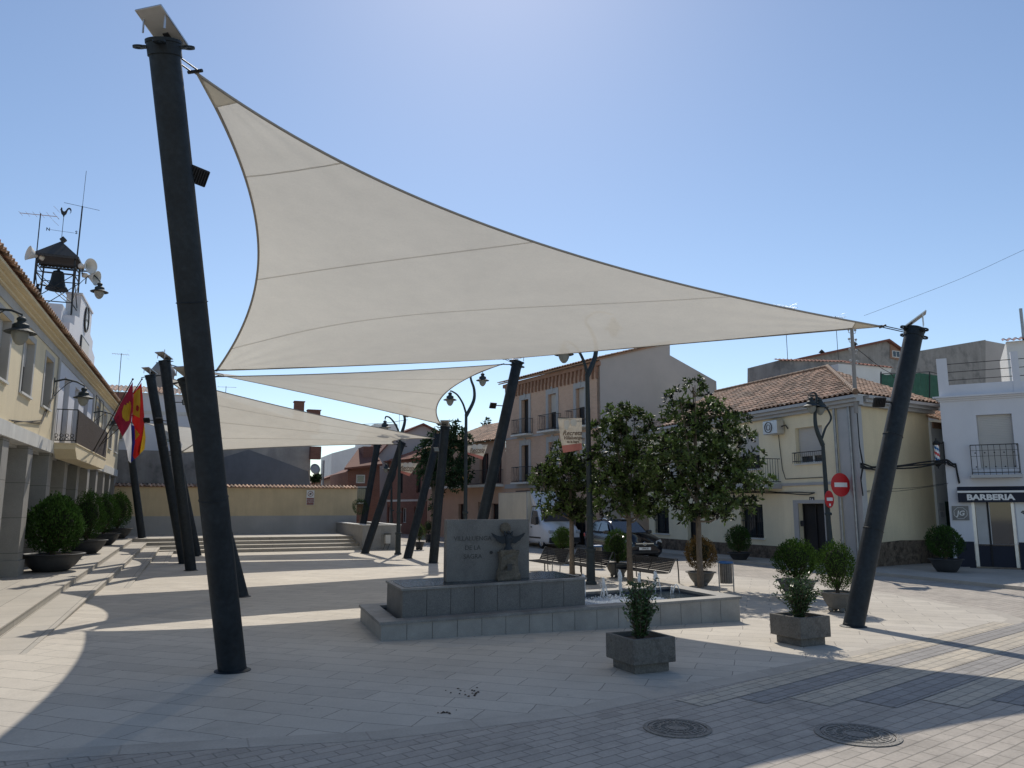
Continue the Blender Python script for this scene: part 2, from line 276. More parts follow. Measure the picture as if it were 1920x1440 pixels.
def leaves(mb,C,D,L,W,rng,fold=.25,tint=None):
    # C centres (n,3), D leaf directions (n,3) unit
    n=len(C); r=rng.normal(size=(n,3)); S=np.cross(D,r); S/=np.linalg.norm(S,axis=1)[:,None]+1e-9; U=np.cross(S,D)
    L=np.asarray(L)*np.ones(n); W=np.asarray(W)*np.ones(n)
    a=C; b=C+D*(L*.5)[:,None]+S*(W*.5)[:,None]-U*(W*fold)[:,None]; c=C+D*L[:,None]; d=C+D*(L*.5)[:,None]-S*(W*.5)[:,None]-U*(W*fold)[:,None]
    V=np.stack([a,b,c,d],1).reshape(-1,3); base=len(mb.v); mb.v+= [tuple(x) for x in V.tolist()]
    t=rng.random(n) if tint is None else tint
    for i in range(n):
        q=base+4*i; mb.f.append([q,q+1,q+2]); mb.f.append([q,q+2,q+3]); mb.t+= [float(t[i])]*2; mb.m+= [mb.cur]*2
def tiled(mb,O,e,s,amax,bmax,pitch=.24,row=.38,amp=.045,lift=.03,rng=rnd):
    # barrel-tile roof plane: origin O (eave left), unit e along eave, unit s up the slope, bmax(a) its depth there
    O=Vector(O); e=Vector(e).normalized(); s=Vector(s).normalized(); nrm=e.cross(s).normalized()
    if nrm.z<0: nrm=-nrm
    nc=max(1,int(amax/pitch)); p=amax/nc; prof=[0,.5,.93,1,.93,.5]
    for i in range(nc):
        bm=max(bmax((i+.02)*p),bmax((i+.98)*p)); nr=int(bm/row)+1
        for k in range(nr):
            b0=k*row-(.04 if k==0 else 0); b1=min((k+1)*row+.02,bm+.02)
            if b1<=b0+.02: continue
            V=[]
            for bb,li in ((b0,lift),(b1,0)):
                for q in range(7):
                    a=(i+q/6)*p; bq=min(bb,bmax(min(max(a,0),amax))+.02); h=amp*(math.sin(PI*min(q/4.,1)) if q<=4 else -.5*math.sin(PI*(q-4)/2.))
                    V.append(O+e*a+s*bq+nrm*(h+li))
            F=[(q,q+1,8+q,7+q) for q in range(6)]
            for q in range(7): V.append(V[q]-nrm*.02)
            F+= [(14+q,15+q,q+1,q) for q in range(6)]
            mb.add(V,F,rng.random())
def wall(mb,L,z0,z1,holes,y=0.,depth=.22,x0=0.):
    # outer face in the plane y (front is -y) from x0..L with rectangular openings (a,b,c,d)=x0,x1,z0,z1 and their reveals
    xs=sorted({x0,L,*[v for h in holes for v in h[:2]]}); zs=sorted({z0,z1,*[v for h in holes for v in h[2:4]]})
    for i in range(len(xs)-1):
        for k in range(len(zs)-1):
            cx=(xs[i]+xs[i+1])/2; cz=(zs[k]+zs[k+1])/2
            if any(h[0]<cx<h[1] and h[2]<cz<h[3] for h in holes): continue
            mb.quad((xs[i],y,zs[k]),(xs[i+1],y,zs[k]),(xs[i+1],y,zs[k+1]),(xs[i],y,zs[k+1]))
    for a,b,c,d in [h[:4] for h in holes]:
        q=y+depth
        mb.quad((a,y,c),(a,q,c),(a,q,d),(a,y,d)); mb.quad((b,q,c),(b,y,c),(b,y,d),(b,q,d)); mb.quad((a,y,d),(a,q,d),(b,q,d),(b,y,d)); mb.quad((a,q,c),(a,y,c),(b,y,c),(b,q,c))
def window(par,a,b,c,d,y=0.,depth=.2,kind='glass',sill=True,name='window',shut=1.,frame='white'):
    # a framed opening: frame (+mullion), pane, roller shutter or bars, sill
    f=MB(); q=y+depth-.06; t=.055
    for x0,x1,z0,z1 in ((a,a+t,c,d),(b-t,b,c,d),(a+t,b-t,c,c+t),(a+t,b-t,d-t,d),((a+b)/2-.03,(a+b)/2+.03,c+t,d-t)): f.box(x0,q,z0,x1,q+.05,z1)
    fr=f.build(name,frame,par)
    g=MB(); g.box(a+.01,q+.055,c+.01,b-.01,q+.075,d-.01); g.build('pane','glass' if kind!='dark' else 'dark',fr)
    if kind=='shutter':
        s=MB(); zb=d-(d-c)*shut; n=max(2,int((d-zb)/.06))
        for i in range(n):
            z=zb+(d-zb)*i/n; h=(d-zb)/n; s.quad((a+.03,q-.02,z),(b-.03,q-.02,z),(b-.03,q-.035,z+h*.85),(a+.03,q-.035,z+h*.85)); s.quad((a+.03,q-.035,z+h*.85),(b-.03,q-.035,z+h*.85),(b-.03,q-.02,z+h),(a+.03,q-.02,z+h))
        s.build('roller_shutter','shutter',fr)
    if kind=='bars':
        s=MB(); n=max(3,int((b-a)/.13))
        for i in range(1,n): x=a+(b-a)*i/n; s.box(x-.009,y+.02,c,x+.009,y+.038,d)
        for z in (c+.15,(c+d)/2,d-.15): s.box(a,y+.04,z-.012,b,y+.055,z+.012)
        s.build('window_bars','iron',fr)
    if sill: s=MB(); s.box(a-.08,y-.07,c-.06,b+.08,y+depth-.07,c-.003); s.build('sill','fascia',fr)
    return fr
def rail(par,x0,x1,z,y0,h=.95,proj=.45,step=.12,bow=0,name='balcony_railing',mat='iron',slab=True,sl=.1,slabmat='fascia'):
    s=MB(); yo=y0-proj
    for zz in (z+.08,z+h): s.box(x0,yo-.015,zz-.015,x1,yo+.015,zz+.015); s.box(x0-.001,yo+.016,zz-.014,x0+.029,y0,zz+.014); s.box(x1-.029,yo+.016,zz-.014,x1+.001,y0,zz+.014)
    n=max(2,int((x1-x0)/step))
    for i in range(n+1):
        x=x0+(x1-x0)*i/n; s.tube([(x,yo,z),(x,yo-bow*.8,z+.3),(x,yo-bow*.3,z+h*.6),(x,yo,z+h)] if bow else [(x,yo,z),(x,yo,z+h)],.008,4)
    for i in range(1,int(proj/step)+1):
        for x in (x0+.012,x1-.012): y=yo+i*step; s.box(x-.007,y-.007,z+.095,x+.007,y+.007,z+h-.015)
    o=s.build(name,mat,par)
    if slab: b=MB(); b.box(x0-.06,yo-.06,z-sl,x1+.06,y0-.002,z); b.build('balcony_slab',slabmat,par)
    return o

# ================= ground, plaza, steps =================
g=MB(); g.sheet([(-400,-60),(600,-60),(600,900),(-400,900)],0); tag(g.build('ground','street'),'grey paved street and ground reaching past the houses','ground',kind='structure')
edge=[(-9,11.2),(-3.5,9.35),(-1.56,8.62),(1.75,8.0),(3.79,8.06),(5.36,8.48),(8.32,9.17),(11.76,10.17),(14.2,10.6),(15.0,11.0),(15.6,11.9),(15.9,13.3),(16.4,15),(16.3,18),(15.6,22),(15.2,26),(15.4,30),(14.2,35),(12.2,40.3),(12.2,60),(-9,60)]
g=MB(); g.sheet(edge,.0025); tag(g.build('plaza_paving','plaza'),'pale stone slab paving of the plaza','paving',kind='structure')
def offs(pts,d):
    out=[]
    for i,p in enumerate(pts):
        a=Vector(pts[max(i-1,0)]); b=Vector(pts[min(i+1,len(pts)-1)]); t=(b-a).normalized(); out.append((p[0]+t.y*d,p[1]-t.x*d))
    return out
kp=edge[0:17]; o1=offs(kp,.30)
g=MB()
for i in range(len(kp)-1): g.quad((*kp[i],.002),(*o1[i],.002),(*o1[i+1],.002),(*kp[i+1],.002))
tag(g.build('kerb','kerb'),'flush grey kerb stones round the plaza edge','kerb',kind='structure')
# cream and dark paver bands of the crossing
O=Vector((5.3,8.0)); e=Vector((math.cos(R(17.5)),math.sin(R(17.5)))); nn=Vector((e.y,-e.x))
cb,db=MB(),MB()
bands=[(0.02,.40,-.1,9.5,0),(.42,.78,.55,10,1),(.80,1.30,1.0,10,0),(1.32,1.80,1.5,10,1),(1.82,2.30,2.1,11,0),(2.32,2.86,2.7,11,1),(2.88,3.5,2.9,4.6,0)]
for n0,n1,s0,s1,k in bands:
    p=[O+e*s0+nn*n0,O+e*s0+nn*n1,O+e*s1+nn*n1,O+e*s1+nn*n0]; (db if k else cb).sheet([(q.x,q.y) for q in p],.0050)
tag(cb.build('crossing_cream_bands','cream_paver'),'cream paver bands of the crossing','crossing',kind='structure'); tag(db.build('crossing_dark_bands','dark_paver'),'dark grey paver bands of the crossing','crossing',kind='structure')
zT=lambda Y: .15+(Y-14)*.47/29 if Y<43 else .62
# left stepped terrace: treads follow the slope, and turn into the stairs at the back
SX=[-3.02,-2.32,-1.68,-1.05]; SY=[43.1,42.2,41.3,40.4]; XR=7.85
ter=MB(); ris=MB()
ys=[8+i*1.0 for i in range(36)]+[43.1]
def strip(mb,xa,xb,k):
    for i in range(len(ys)-1):
        y0,y1=ys[i],ys[i+1]; y1=min(y1,SY[k] if k<4 else 43.1)
        if y1<=y0: continue
        z0,z1=zT(y0)-.155*k,zT(y1)-.155*k
        if z1<.006: continue
        z0=max(z0,.0035)
        mb.quad((xa,y0,z0),(xb,y0,z0),(xb,y1,z1),(xa,y1,z1))
        ris.quad((xb,y0,-.05),(xb,y1,-.05),(xb,y1,z1-.03),(xb,y0,z0-.03)); mb.quad((xb+.012,y0,z0-.03),(xb+.012,y1,z1-.03),(xb+.012,y1,z1+.001),(xb+.012,y0,z0+.001)); mb.quad((xb-.01,y0,z0+.001),(xb+.012,y0,z0+.001),(xb+.012,y1,z1+.001),(xb-.01,y1,z1+.001))
strip(ter,-12,SX[0],0)
for k in range(1,4): strip(ter,SX[k-1],SX[k],k)
ter.quad((-12,43.1,.62),(XR,43.1,.62),(XR,49,.62),(-12,49,.62))
for k in range(4):
    z=.62-.155*k; y0=SY[k]; x0=SX[k]
    ris.quad((x0,y0,z-.155),(XR,y0,z-.155),(XR,y0,z-.03),(x0,y0,z-.03)); ter.quad((x0,y0-.012,z-.03),(XR,y0-.012,z-.03),(XR,y0-.012,z+.001),(x0,y0-.012,z+.001)); ter.quad((x0,y0-.012,z+.001),(XR,y0-.012,z+.001),(XR,y0+.02,z+.001),(x0,y0+.02,z+.001))
    if k: ter.quad((x0-.0,y0,z),(XR,y0,z),(XR,SY[k-1],z),(x0-.0,SY[k-1],z)); ter.quad((SX[k-1],y0,z),(x0,y0,z),(x0,SY[k-1],z),(SX[k-1],SY[k-1],z))
tag(ter.build('terrace','terrace'),'raised stone terrace with low steps down to the plaza','terrace',kind='structure')
tag(ris.build('step_risers','step'),'stone risers of the terrace steps','steps',kind='structure')
# pavements along the right hand houses
pv=MB(); pv.prism([(20.4,14),(20.5,19.3),(19.9,22),(20.2,34.5),(19.2,40),(17.6,48),(40,48),(40,22.6),(24.9,19.7),(29.5,12.4),(25.8,11)],-.02,.10,'z')
tag(pv.build('pavement','kerb'),'grey pavement in front of the houses','pavement',kind='structure')
def manhole(px,py,r,label):
    c=G(px,py); c.z=.007; t=thing('manhole_cover',label,'manhole cover',c,group='manhole covers in the street paving')
    m=MB(); m.lathe([(r*1.17,-.004),(r*1.17,.003),(r*1.02,.004),(r*1.02,-.004)],n=40,smooth=False); m.build('frame','mhole',t)
    m=MB(); m.lathe([(1e-4,.002),(r*.98,.002),(r*.98,-.003)],n=40,smooth=False)
    for rr in (.9,.62,.36): m.lathe([(r*rr,.002),(r*rr,.008),(r*(rr-.05),.008),(r*(rr-.05),.002)],n=40,smooth=False)
    for k in range(48):
        a=2*PI*k/48; rr=r*(.5 if k%2 else .76); m.at((rr*math.cos(a),rr*math.sin(a),.005),a).cbox((0,0,0),r*.16,r*.035,.007); m.at()
    m.build('cover','mhole',t); return t
manhole(1270,1366,.29,'round iron manhole cover in the plain shaded pavers, nearer the planter box')
manhole(1608,1378,.34,'larger round iron manhole cover at the edge of the shade, beside the cream paver bands')
# a spill of dark crumbs on the slabs
m=MB()
for k in range(26):
    px,py=(878+npr.normal()*22,1300+npr.normal()*5) if k<18 else (840+npr.normal()*12,1336+npr.normal()*2); c=G(px,py); s_=.008+.012*npr.random(); m.at((c.x,c.y,.008),npr.random()*6).add([(-s_*1.6,0,0),(0,-s_,0),(s_*1.5,0,0),(0,s_,0),(0,0,s_*.7)],[(0,1,4),(1,2,4),(2,3,4),(3,0,4)]); m.at()
tag(m.build('dirt_crumbs','soil'),'dark crumbs of dirt scattered on the shaded slabs','dirt',kind='stuff')

# ================= leaning posts and shade sails =================
POST={}
def post(key,base,top,label,r=.184,panel=None,flood=(),ear=0.):
    b=Vector(base); t=Vector(top); rt=thing('sail_post',label,'post',b,0,'leaning dark steel posts of the shade sails'); d=t-b; L=d.length; u=d.normalized()
    q=u.to_track_quat('Z','Y').to_matrix().to_4x4()
    m=MB(); m.X=q; n=28
    pr=[(r*1.0,-.15),(r*1.0,0),(r*.985,L*.3),(r*.97,L*.31),(r*.955,L-.02)]; m.lathe(pr,n=n)
    for zz in (.0,L*.303,L*.62): m.lathe([(r*.96,zz-.004),(r*1.025,zz),(r*1.025,zz+.008),(r*.96,zz+.014)],n=n)
    m.build('shaft','steel',rt)
    m=MB(); m.lathe([(r*1.3,-.02),(r*1.3,.012),(r*1.02,.03),(r*.98,.03)],n=n,smooth=False); m.build('base_collar','steel',rt)
    m=MB(); m.X=q; m.lathe([(r*.94,L-.16),(r*1.04,L-.155),(r*1.04,L-.02),(r*1.1,L-.015),(r*1.1,L+.02),(1e-4,L+.02)],n=n,smooth=False)
    for k in range(4):
        a=ear+k*PI/2; cx,cy=math.cos(a)*(r+.09),math.sin(a)*(r+.09); m.X=q@Matrix.Translation((0,0,L-.05))@Matrix.Rotation(a,4,'Z')
        ring=[(r+.09+.07*math.cos(x),.07*math.sin(x)) for x in [2*PI*i/14 for i in range(14)]]; hole=[(r+.10+.032*math.cos(x),.032*math.sin(x)) for x in [2*PI*i/14 for i in range(14)]]
        for i in range(14):
            j=(i+1)%14
            m.quad((*ring[i],.012),(*ring[j],.012),(*hole[j],.012),(*hole[i],.012)); m.quad((*ring[j],-.012),(*ring[i],-.012),(*hole[i],-.012),(*hole[j],-.012)); m.quad((*ring[i],-.012),(*ring[j],-.012),(*ring[j],.012),(*ring[i],.012)); m.quad((*hole[j],-.012),(*hole[i],-.012),(*hole[i],.012),(*hole[j],.012))
        m.box(r-.01,-.055,-.01,r+.05,.055,.01)
    m.build('collar','steel',rt)
    if panel:
        az,tilt=panel; X=Matrix.Translation(t-b+Vector((0,0,.05)))@Matrix.Rotation(az,4,'Z')
        m=MB(); m.X=X; 
        for sx in (-.15,.15): m.box(sx-.008,-.17,0,sx+.008,-.15,.03); m.box(sx-.008,.16,0,sx+.008,.175,.335*math.tan(tilt)+.03)
        m.build('panel_bracket','alu',rt)
        m=MB(); m.X=X@Matrix.Translation((0,-.16,.03))@Matrix.Rotation(tilt,4,'X')@Matrix.Scale(.60,4); m.box(-.28,-.05,0,.28,.78,.012)
        for k in range(1,6): m.box(-.27,-.05+k*.138,-.002,.27,-.045+k*.138,0.001)
        pb=m.build('solar_panel','panelback',rt)
        m=MB(); m.X=X@Matrix.Translation((0,-.16,.03))@Matrix.Rotation(tilt,4,'X')@Matrix.Scale(.60,4); m.box(-.26,-.03,.0125,.26,.76,.017); m.build('cells','cell',pb)
        m=MB(); m.X=X@Matrix.Translation((0,-.16,.03))@Matrix.Rotation(tilt,4,'X')@Matrix.Scale(.60,4); m.box(-.06,.12,-.03,.06,.26,-.003); m.build('junction_box','plastic',pb)
        m=MB(); m.X=X@Matrix.Translation((0,-.16,.03))@Matrix.Rotation(tilt,4,'X')@Matrix.Scale(.60,4)
        for a0,a1,b0,b1 in ((-.3,.3,-.07,-.051),(-.3,.3,.781,.8),(-.3,-.281,-.051,.781),(.281,.3,-.051,.781)): m.box(a0,b0,-.012,a1,b1,.022)
        m.build('panel_frame','alu',pb)
    for (fz,dx,dy,rz_) in flood:
        p=u*(fz/u.z); m=MB(); m.tube([p,p+Vector((dx,dy,.02))*.9,p+Vector((dx,dy,0))],.018,6); m.X=Matrix.Translation(p+Vector((dx,dy,0)))@Matrix.Rotation(rz_,4,'Z')@Matrix.Rotation(R(-28),4,'X')
        m.X=m.X@Matrix.Scale(.8,4); m.box(-.15,-.05,-.13,.15,.0,.13,.01)
        for k in range(7): m.box(-.13+k*.042,.0005,-.11,-.122+k*.042,.03,.11)
        fl=m.build('floodlight','plastic',rt); g=MB(); g.X=m.X; g.box(-.125,-.054,-.105,.125,-.0505,.105); g.build('lamp_glass','globe',fl)
    POST[key]=t; return rt
SP='dark leaning post '
post('P1',(.54,11.54,0),(-.72,9.25,7.6),'tall dark leaning post in the left foreground, nearest the camera',panel=(R(142),R(23)),flood=[(6.2,.24,.03,R(215))],ear=R(20))
post('P2',(1.07,20.68,0),tuple(aY(348,710,21.0)),'shorter leaning post mostly hidden behind the tall foreground post',panel=(R(140),R(22)))
post('P3',(-.16,29.65,0),(-1.42,28.5,7.15),'tall leaning post with a floodlight high on its right, left of the foreground post',panel=(R(140),R(20)),flood=[(5.75,.5,.0,R(20)),(5.1,-.42,0,R(150))])
post('P4',(-.45,33.31,0),(-2.1,32.6,7.25),'leaning post just left of and behind the post with the high floodlight',panel=(R(140),R(22)),flood=[(5.5,-.42,0,R(160))])
post('P5',(.02,38.05,0),(-1.15,38.6,4.66),'low leaning post hidden behind the pair of left posts')
post('P6',(-2.64,44.,.62),(-3.75,44,6.5),'leaning post on the upper terrace behind the flags, by the ochre wall')
post('R1',(11.39,11.39,0),(13.42,11.25,5.78),'dark leaning post in the right foreground with a solar panel on top',panel=(R(222),R(35)),flood=[(4.25,-.42,.1,R(160))],ear=R(0))
post('R2',(7.95,23.4,0),(9.85,24.1,7.1),'tall leaning post rising behind the granite monument',panel=(R(300),R(20)),flood=[(5.55,-.48,.1,R(190))])
post('R3',(8.66,29.97,0),(9.08,30.,5.4),'nearly upright post just left of the monument with a bright solar panel',panel=(R(160),R(20)),flood=[(4.45,-.32,-.1,R(10))])
post('R4',(8.42,33.13,0),(9.95,33.9,5.42),'leaning post crossing behind the nearly upright one')
post('R5',(7.39,37.24,0),(9.25,38,5.36),'leaning post in front of the stone planter wall',panel=(R(250),R(12)))
post('R6',(8.4,43,1.27),(9.2,43.6,5.68),'leaning post standing on top of the stone planter')

def qb(a,b,m,t):  # quadratic through a,m,b with m at t=.5
    c=m*2-(a+b)*.5; return a*(1-t)**2+c*2*t*(1-t)+b*t*t
def hardware(par,corner,top):
    d=(top-corner).normalized(); s=d.cross(Vector((0,0,1))).normalized(); m=MB()
    m.tube([corner+s*.045,top+s*.045-d*.2],.009,6); m.tube([corner-s*.045,top-s*.045-d*.2],.009,6); m.tube([corner+s*.09,corner-s*.09],.02,8); m.tube([corner,corner-d*.16],.014,6)
    m.build('corner_shackle','iron',par)
def sail(label,surf,edges,corners,seams,posts,n=36,patch=.055):
    c0=sum((Vector(c) for c in corners),Vector())/len(corners); rt=thing('shade_sail',label,'shade sail',c0,0,'off white shade sails over the plaza'); sub=lambda p:tuple(Vector(p)-c0)
    def wr(P):
        P=Vector(P); z=0
        for c_ in corners:
            c_=Vector(c_); v=P-c_; d_=v.length
            if d_<6: z+=.022*math.sin(math.atan2(v.y,v.x)*26)*min(1,d_/.8)*math.exp(-d_/1.8)
        return (P.x-c0.x,P.y-c0.y,P.z-c0.z+z)
    m=MB(); V=[wr(surf(i/n,j/n)) for j in range(n+1) for i in range(n+1)]
    m.add(V,[(j*(n+1)+i,j*(n+1)+i+1,(j+1)*(n+1)+i+1,(j+1)*(n+1)+i) for j in range(n) for i in range(n)],smooth=True); m.build('cloth','sail',rt)
    m=MB()
    for e in edges:
        k=40; P=[e(i/k) for i in range(k+1)]; cen=c0
        for i in range(k):
            a,b=P[i],P[i+1]; wa=(cen-a); wb=(cen-b); wd=.042
            def inn(p,tv): 
                v=cen-p; v=v-tv*v.dot(tv); return p+v.normalized()*wd
            ta=(P[min(i+1,k)]-P[max(i-1,0)]).normalized(); tb=(P[min(i+2,k)]-P[i]).normalized(); ia,ib=inn(a,ta),inn(b,tb)
            for dz in (-.012,.012): z=Vector((0,0,dz)); m.quad(sub(a+z),sub(b+z),sub(ib+z),sub(ia+z))
            z=Vector((0,0,.012)); m.quad(sub(a-z),sub(b-z),sub(b+z),sub(a+z))
    m.build('edge_webbing','hem',rt)
    w_=.007
    for f in seams:
        m=MB()
        k=36; P=[f(i/k)[0] for i in range(k+1)]; D=[f(i/k)[1] for i in range(k+1)]
        for dz in (-.008,.008):
            for i in range(k): z=Vector((0,0,dz)); m.quad(sub(P[i]+z-D[i]*w_),sub(P[i+1]+z-D[i+1]*w_),sub(P[i+1]+z+D[i+1]*w_),sub(P[i]+z+D[i]*w_))
        m.build('seam','seam',rt)
    for c,p in zip(corners,posts): 
        par=rt; C=Vector(c); o_=MB(); d=(POST[p]-C).normalized(); s=d.cross(Vector((0,0,1))).normalized(); tp=POST[p]-Vector((0,0,.05))
        for k in (-.05,.05): o_.tube([sub(C+s*k),sub(tp+s*k-d*.2)],.010,6)
        o_.tube([sub(C+s*.1),sub(C-s*.1)],.022,8); o_.tube([sub(C),sub(C-d*.2)],.016,6); o_.build('corner_shackle','iron',rt)
    return rt
def quad_sail(a,b,c,d,k=.1,seam=(.25,.5,.75),mids=None):
    P=[Vector(x) for x in (a,b,c,d)]; cen=sum(P,Vector())/4; mid=[(P[i]+P[(i+1)%4])*.5 for i in range(4)]; mid=[m_+(cen-m_)*(k[i] if isinstance(k,(tuple,list)) else k) for i,m_ in enumerate(mid)]
    if mids:
        for i,v in mids.items(): mid[i]=Vector(v)
    e0=lambda s:qb(P[0],P[1],mid[0],s); e1=lambda t:qb(P[1],P[2],mid[1],t); e2=lambda s:qb(P[3],P[2],mid[2],s); e3=lambda t:qb(P[0],P[3],mid[3],t)
    def S(s,t):
        return e0(s)*(1-t)+e2(s)*t+e3(t)*(1-s)+e1(t)*s-(P[0]*(1-s)*(1-t)+P[1]*s*(1-t)+P[2]*s*t+P[3]*(1-s)*t)
    def sm(t0):
        return lambda s:(S(t0,s),(S(min(t0+.01,1),s)-S(t0-.01,s)).normalized())
    return S,[e0,e1,e2,e3],[sm(x) for x in seam]
def drape(S,p0,p1,g):   # straight panel joint laid over the surface between two plan points
    p0=Vector(p0);p1=Vector(p1)
    def solve(x,y,s,t):
        for _ in range(14):
            P=S(s,t); e=1e-3; a=(S(s+e,t)-P)/e; b=(S(s,t+e)-P)/e; D=a.x*b.y-a.y*b.x
            if abs(D)<1e-6: break
            dx,dy=x-P.x,y-P.y; s+=max(-.2,min(.2,(dx*b.y-dy*b.x)/D)); t+=max(-.2,min(.2,(a.x*dy-a.y*dx)/D)); s=min(max(s,0),1); t=min(max(t,0),1)
        return s,t
    pts=[]; s,t=g
    for i in range(41): f=i/40; s,t=solve(p0.x*(1-f)+p1.x*f,p0.y*(1-f)+p1.y*f,s,t); pts.append(S(s,t))
    def fn(u): 
        i=min(int(round(u*40)),40); d=(pts[min(i+1,40)]-pts[max(i-1,0)]).normalized(); return pts[i],Vector((-d.y,d.x,0)).normalized()
    return fn
A=aY(366,134,9.75); B=aY(404,695,21.35); D_=aY(948,673,23.4); Cc=aX(1655,612,12.75)
mids={0:aY(482,495,16.2),1:aY(662,686,21.3),2:aY(1190,652,16.6),3:aY(985,447,11.6)}
S,E_,Z=quad_sail(A,B,D_,Cc,seam=(),mids=mids)
def near(e,px):  # point of an edge curve closest to a pixel of the photo
    best=None
    for i in range(201):
        p=e(i/200); v=np.array(p)-_C; k=FPX/(v@_fw); x,y=960+k*(v@_rt),720-k*(v@_up); d=(x-px[0])**2+(y-px[1])**2
        if best is None or d<best[0]: best=(d,i/200,p)
    return best[1],best[2]
Z=[]
for l,r in (((403,200),(447,188)),((455,333),(648,297)),((485,525),(1005,458)),((430,655),(1370,565))):
    s0,p0=near(E_[0],l); t1,p1=near(E_[3],r); Z.append(drape(S,p0,p1,(s0,.001)))
def patch_fn(corner,fn):
    C0=Vector(corner)
    def build(par,c0):
        m=MB(); n=24; k=5
        for i in range(n):
            for j in range(k):
                q=[]
                for a,b in ((i,j),(i+1,j),(i+1,j+1),(i,j+1)): P=fn(a/n)[0]; v=.04+.96*b/k; q.append(tuple(C0*(1-v)+P*v-c0-Vector((0,0,.012))))
                m.quad(*q)
        return m.build('corner_reinforcement','sail',par)
    return build
_s,_p=near(E_[2],(1598,617)); _t,_q=near(E_[3],(1603,603)); Z.append(drape(S,_p,_q,(.02,.98)))
PT=[patch_fn(A,Z[0]),patch_fn(Cc,Z[-1])]
big=sail('large sail filling the upper left of the view, stretched from the tall foreground post',S,E_,[A,B,D_,Cc],Z,['P1','P2','R2','R1'],n=110)
for f_ in PT: f_(big,Vector(big.location))
a,b,c,d=aY(406,706,21.35),aY(337,689,28.5),aY(828,796,29.9),aY(942,683,24.0)
S,E_,Z=quad_sail(a,b,c,d,(.14,.10,.22,.13)); sail('second sail, twisted, spanning above the fountain towards the tall post behind the monument',S,E_,[a,b,c,d],Z,['P2','P3','R3','R2'])
S2c=(a,b,c,d)
a,b,c,d=aY(300,704,32.8),aY(333,850,38.6),aY(742,833,38),aY(816,822,33.8)
S,E_,Z=quad_sail(a,b,c,d,(.26,.12,.15,.13)); sail('third sail seen below the second, in front of the patched gable house',S,E_,[a,b,c,d],Z,['P4','P5','R5','R4'])
a,b,c,d=aY(337,846,38.9),aY(271,793,43.9),aY(702,834,43.5),aY(742,832,38.3)
S,E_,Z=quad_sail(a,b,c,d,.12); sail('farthest sail, seen nearly edge on as a bright strip above the ochre wall',S,E_,[a,b,c,d],Z,['P5','P6','R6','R5'])

# ================= fountain and monument =================
FA=R(-3.0); ft=thing('fountain','low rectangular granite fountain basin with mosaic lining in the plaza centre','fountain',(2.9,13.07,0),FA)
FL,FD=6.98,2.45; zt=lambda x:.31+x/FL*.165
def sbox(mb,x0,y0,x1,y1,zb,top,bot=None):   # box whose top (and bottom) follow the slightly sloping coping
    f0,f1=zt(x0)+top,zt(x1)+top; b0,b1=(zb,zb) if bot is None else (zt(x0)+bot,zt(x1)+bot)
    mb.add([(x0,y0,b0),(x1,y0,b1),(x1,y1,b1),(x0,y1,b0),(x0,y0,f0),(x1,y0,f1),(x1,y1,f1),(x0,y1,f0)],[(3,2,1,0),(4,5,6,7),(0,1,5,4),(1,2,6,5),(2,3,7,6),(3,0,4,7)])
m=MB(); n=16; cp=.05
for i in range(n):
    x0=FL*i/n; x1=FL*(i+1)/n-.008; sbox(m,x0+.001,0,x1,.28,-.02,-cp-.002); sbox(m,x0+.001,FD-.28,x1,FD,-.02,-cp-.002)
for i in range(6):
    y0=.281+(FD-.562)*i/6; y1=.281+(FD-.562)*(i+1)/6-.008; sbox(m,0,y0,.28,y1,-.02,-cp-.002); sbox(m,FL-.28,y0,FL-.002,y1,-.02,-cp-.002)
m.build('basin_wall','granite_lt',ft)
m=MB(); sbox(m,.006,.012,.27,FD-.01,-.02,-cp-.006); sbox(m,.27,.012,FL-.01,.27,-.02,-cp-.006); m.build('joint_backing','granite_dk',ft)
m=MB()
sbox(m,-.03,-.03,FL+.03,.31,0,0,-cp); sbox(m,-.03,FD-.31,FL+.03,FD+.03,0,0,-cp); sbox(m,-.03,.311,.31,FD-.311,0,0,-cp); sbox(m,FL-.31,.311,FL+.03,FD-.311,0,0,-cp)
m.build('coping','granite',ft)
m=MB(); sbox(m,.281,.281,.30,FD-.281,0.02,-cp-.004); sbox(m,FL-.30,.281,FL-.281,FD-.281,.02,-cp-.004); sbox(m,.301,.281,FL-.301,.30,.02,-cp-.004); sbox(m,.301,FD-.30,FL-.301,FD-.281,.02,-cp-.004); m.build('mosaic_lining','mosaic',ft)
m=MB(); m.sheet([(.28,.28),(FL-.28,.28),(FL-.28,FD-.28),(.28,FD-.28)],.03); m.build('basin_floor','mosaicf',ft)
m=MB(); m.quad((.3,.3,zt(.3)-.09),(FL-.3,.3,zt(FL-.3)-.09),(FL-.3,FD-.3,zt(FL-.3)-.09),(.3,FD-.3,zt(.3)-.09)); m.build('water','water',ft)
bx0,bx1,by0,by1=.42,3.86,.36,1.92
m=MB(); n=8
for i in range(n):
    x0=bx0+(bx1-bx0)*i/n; x1=bx0+(bx1-bx0)*(i+1)/n-.008; z0_=.765+i*.011; z1_=.765+(i+1)*.011
    for (ya,yb) in ((by0,by0+.1),(by1-.1,by1)): m.add([(x0,ya,.04),(x1,ya,.04),(x1,yb,.04),(x0,yb,.04),(x0,ya,z0_),(x1,ya,z1_),(x1,yb,z1_),(x0,yb,z0_)],[(3,2,1,0),(4,5,6,7),(0,1,5,4),(1,2,6,5),(2,3,7,6),(3,0,4,7)])
m.box(bx0+.001,by0+.101,.04,bx0+.1,by1-.101,.76); m.box(bx1-.1,by0+.101,.04,bx1-.009,by1-.101,.845)
m.build('plinth_wall','granite_dk',ft)
m=MB(); m.box(bx0+.02,by0+.02,.03,bx1-.02,by1-.02,.74); m.build('plinth_core','black',ft)
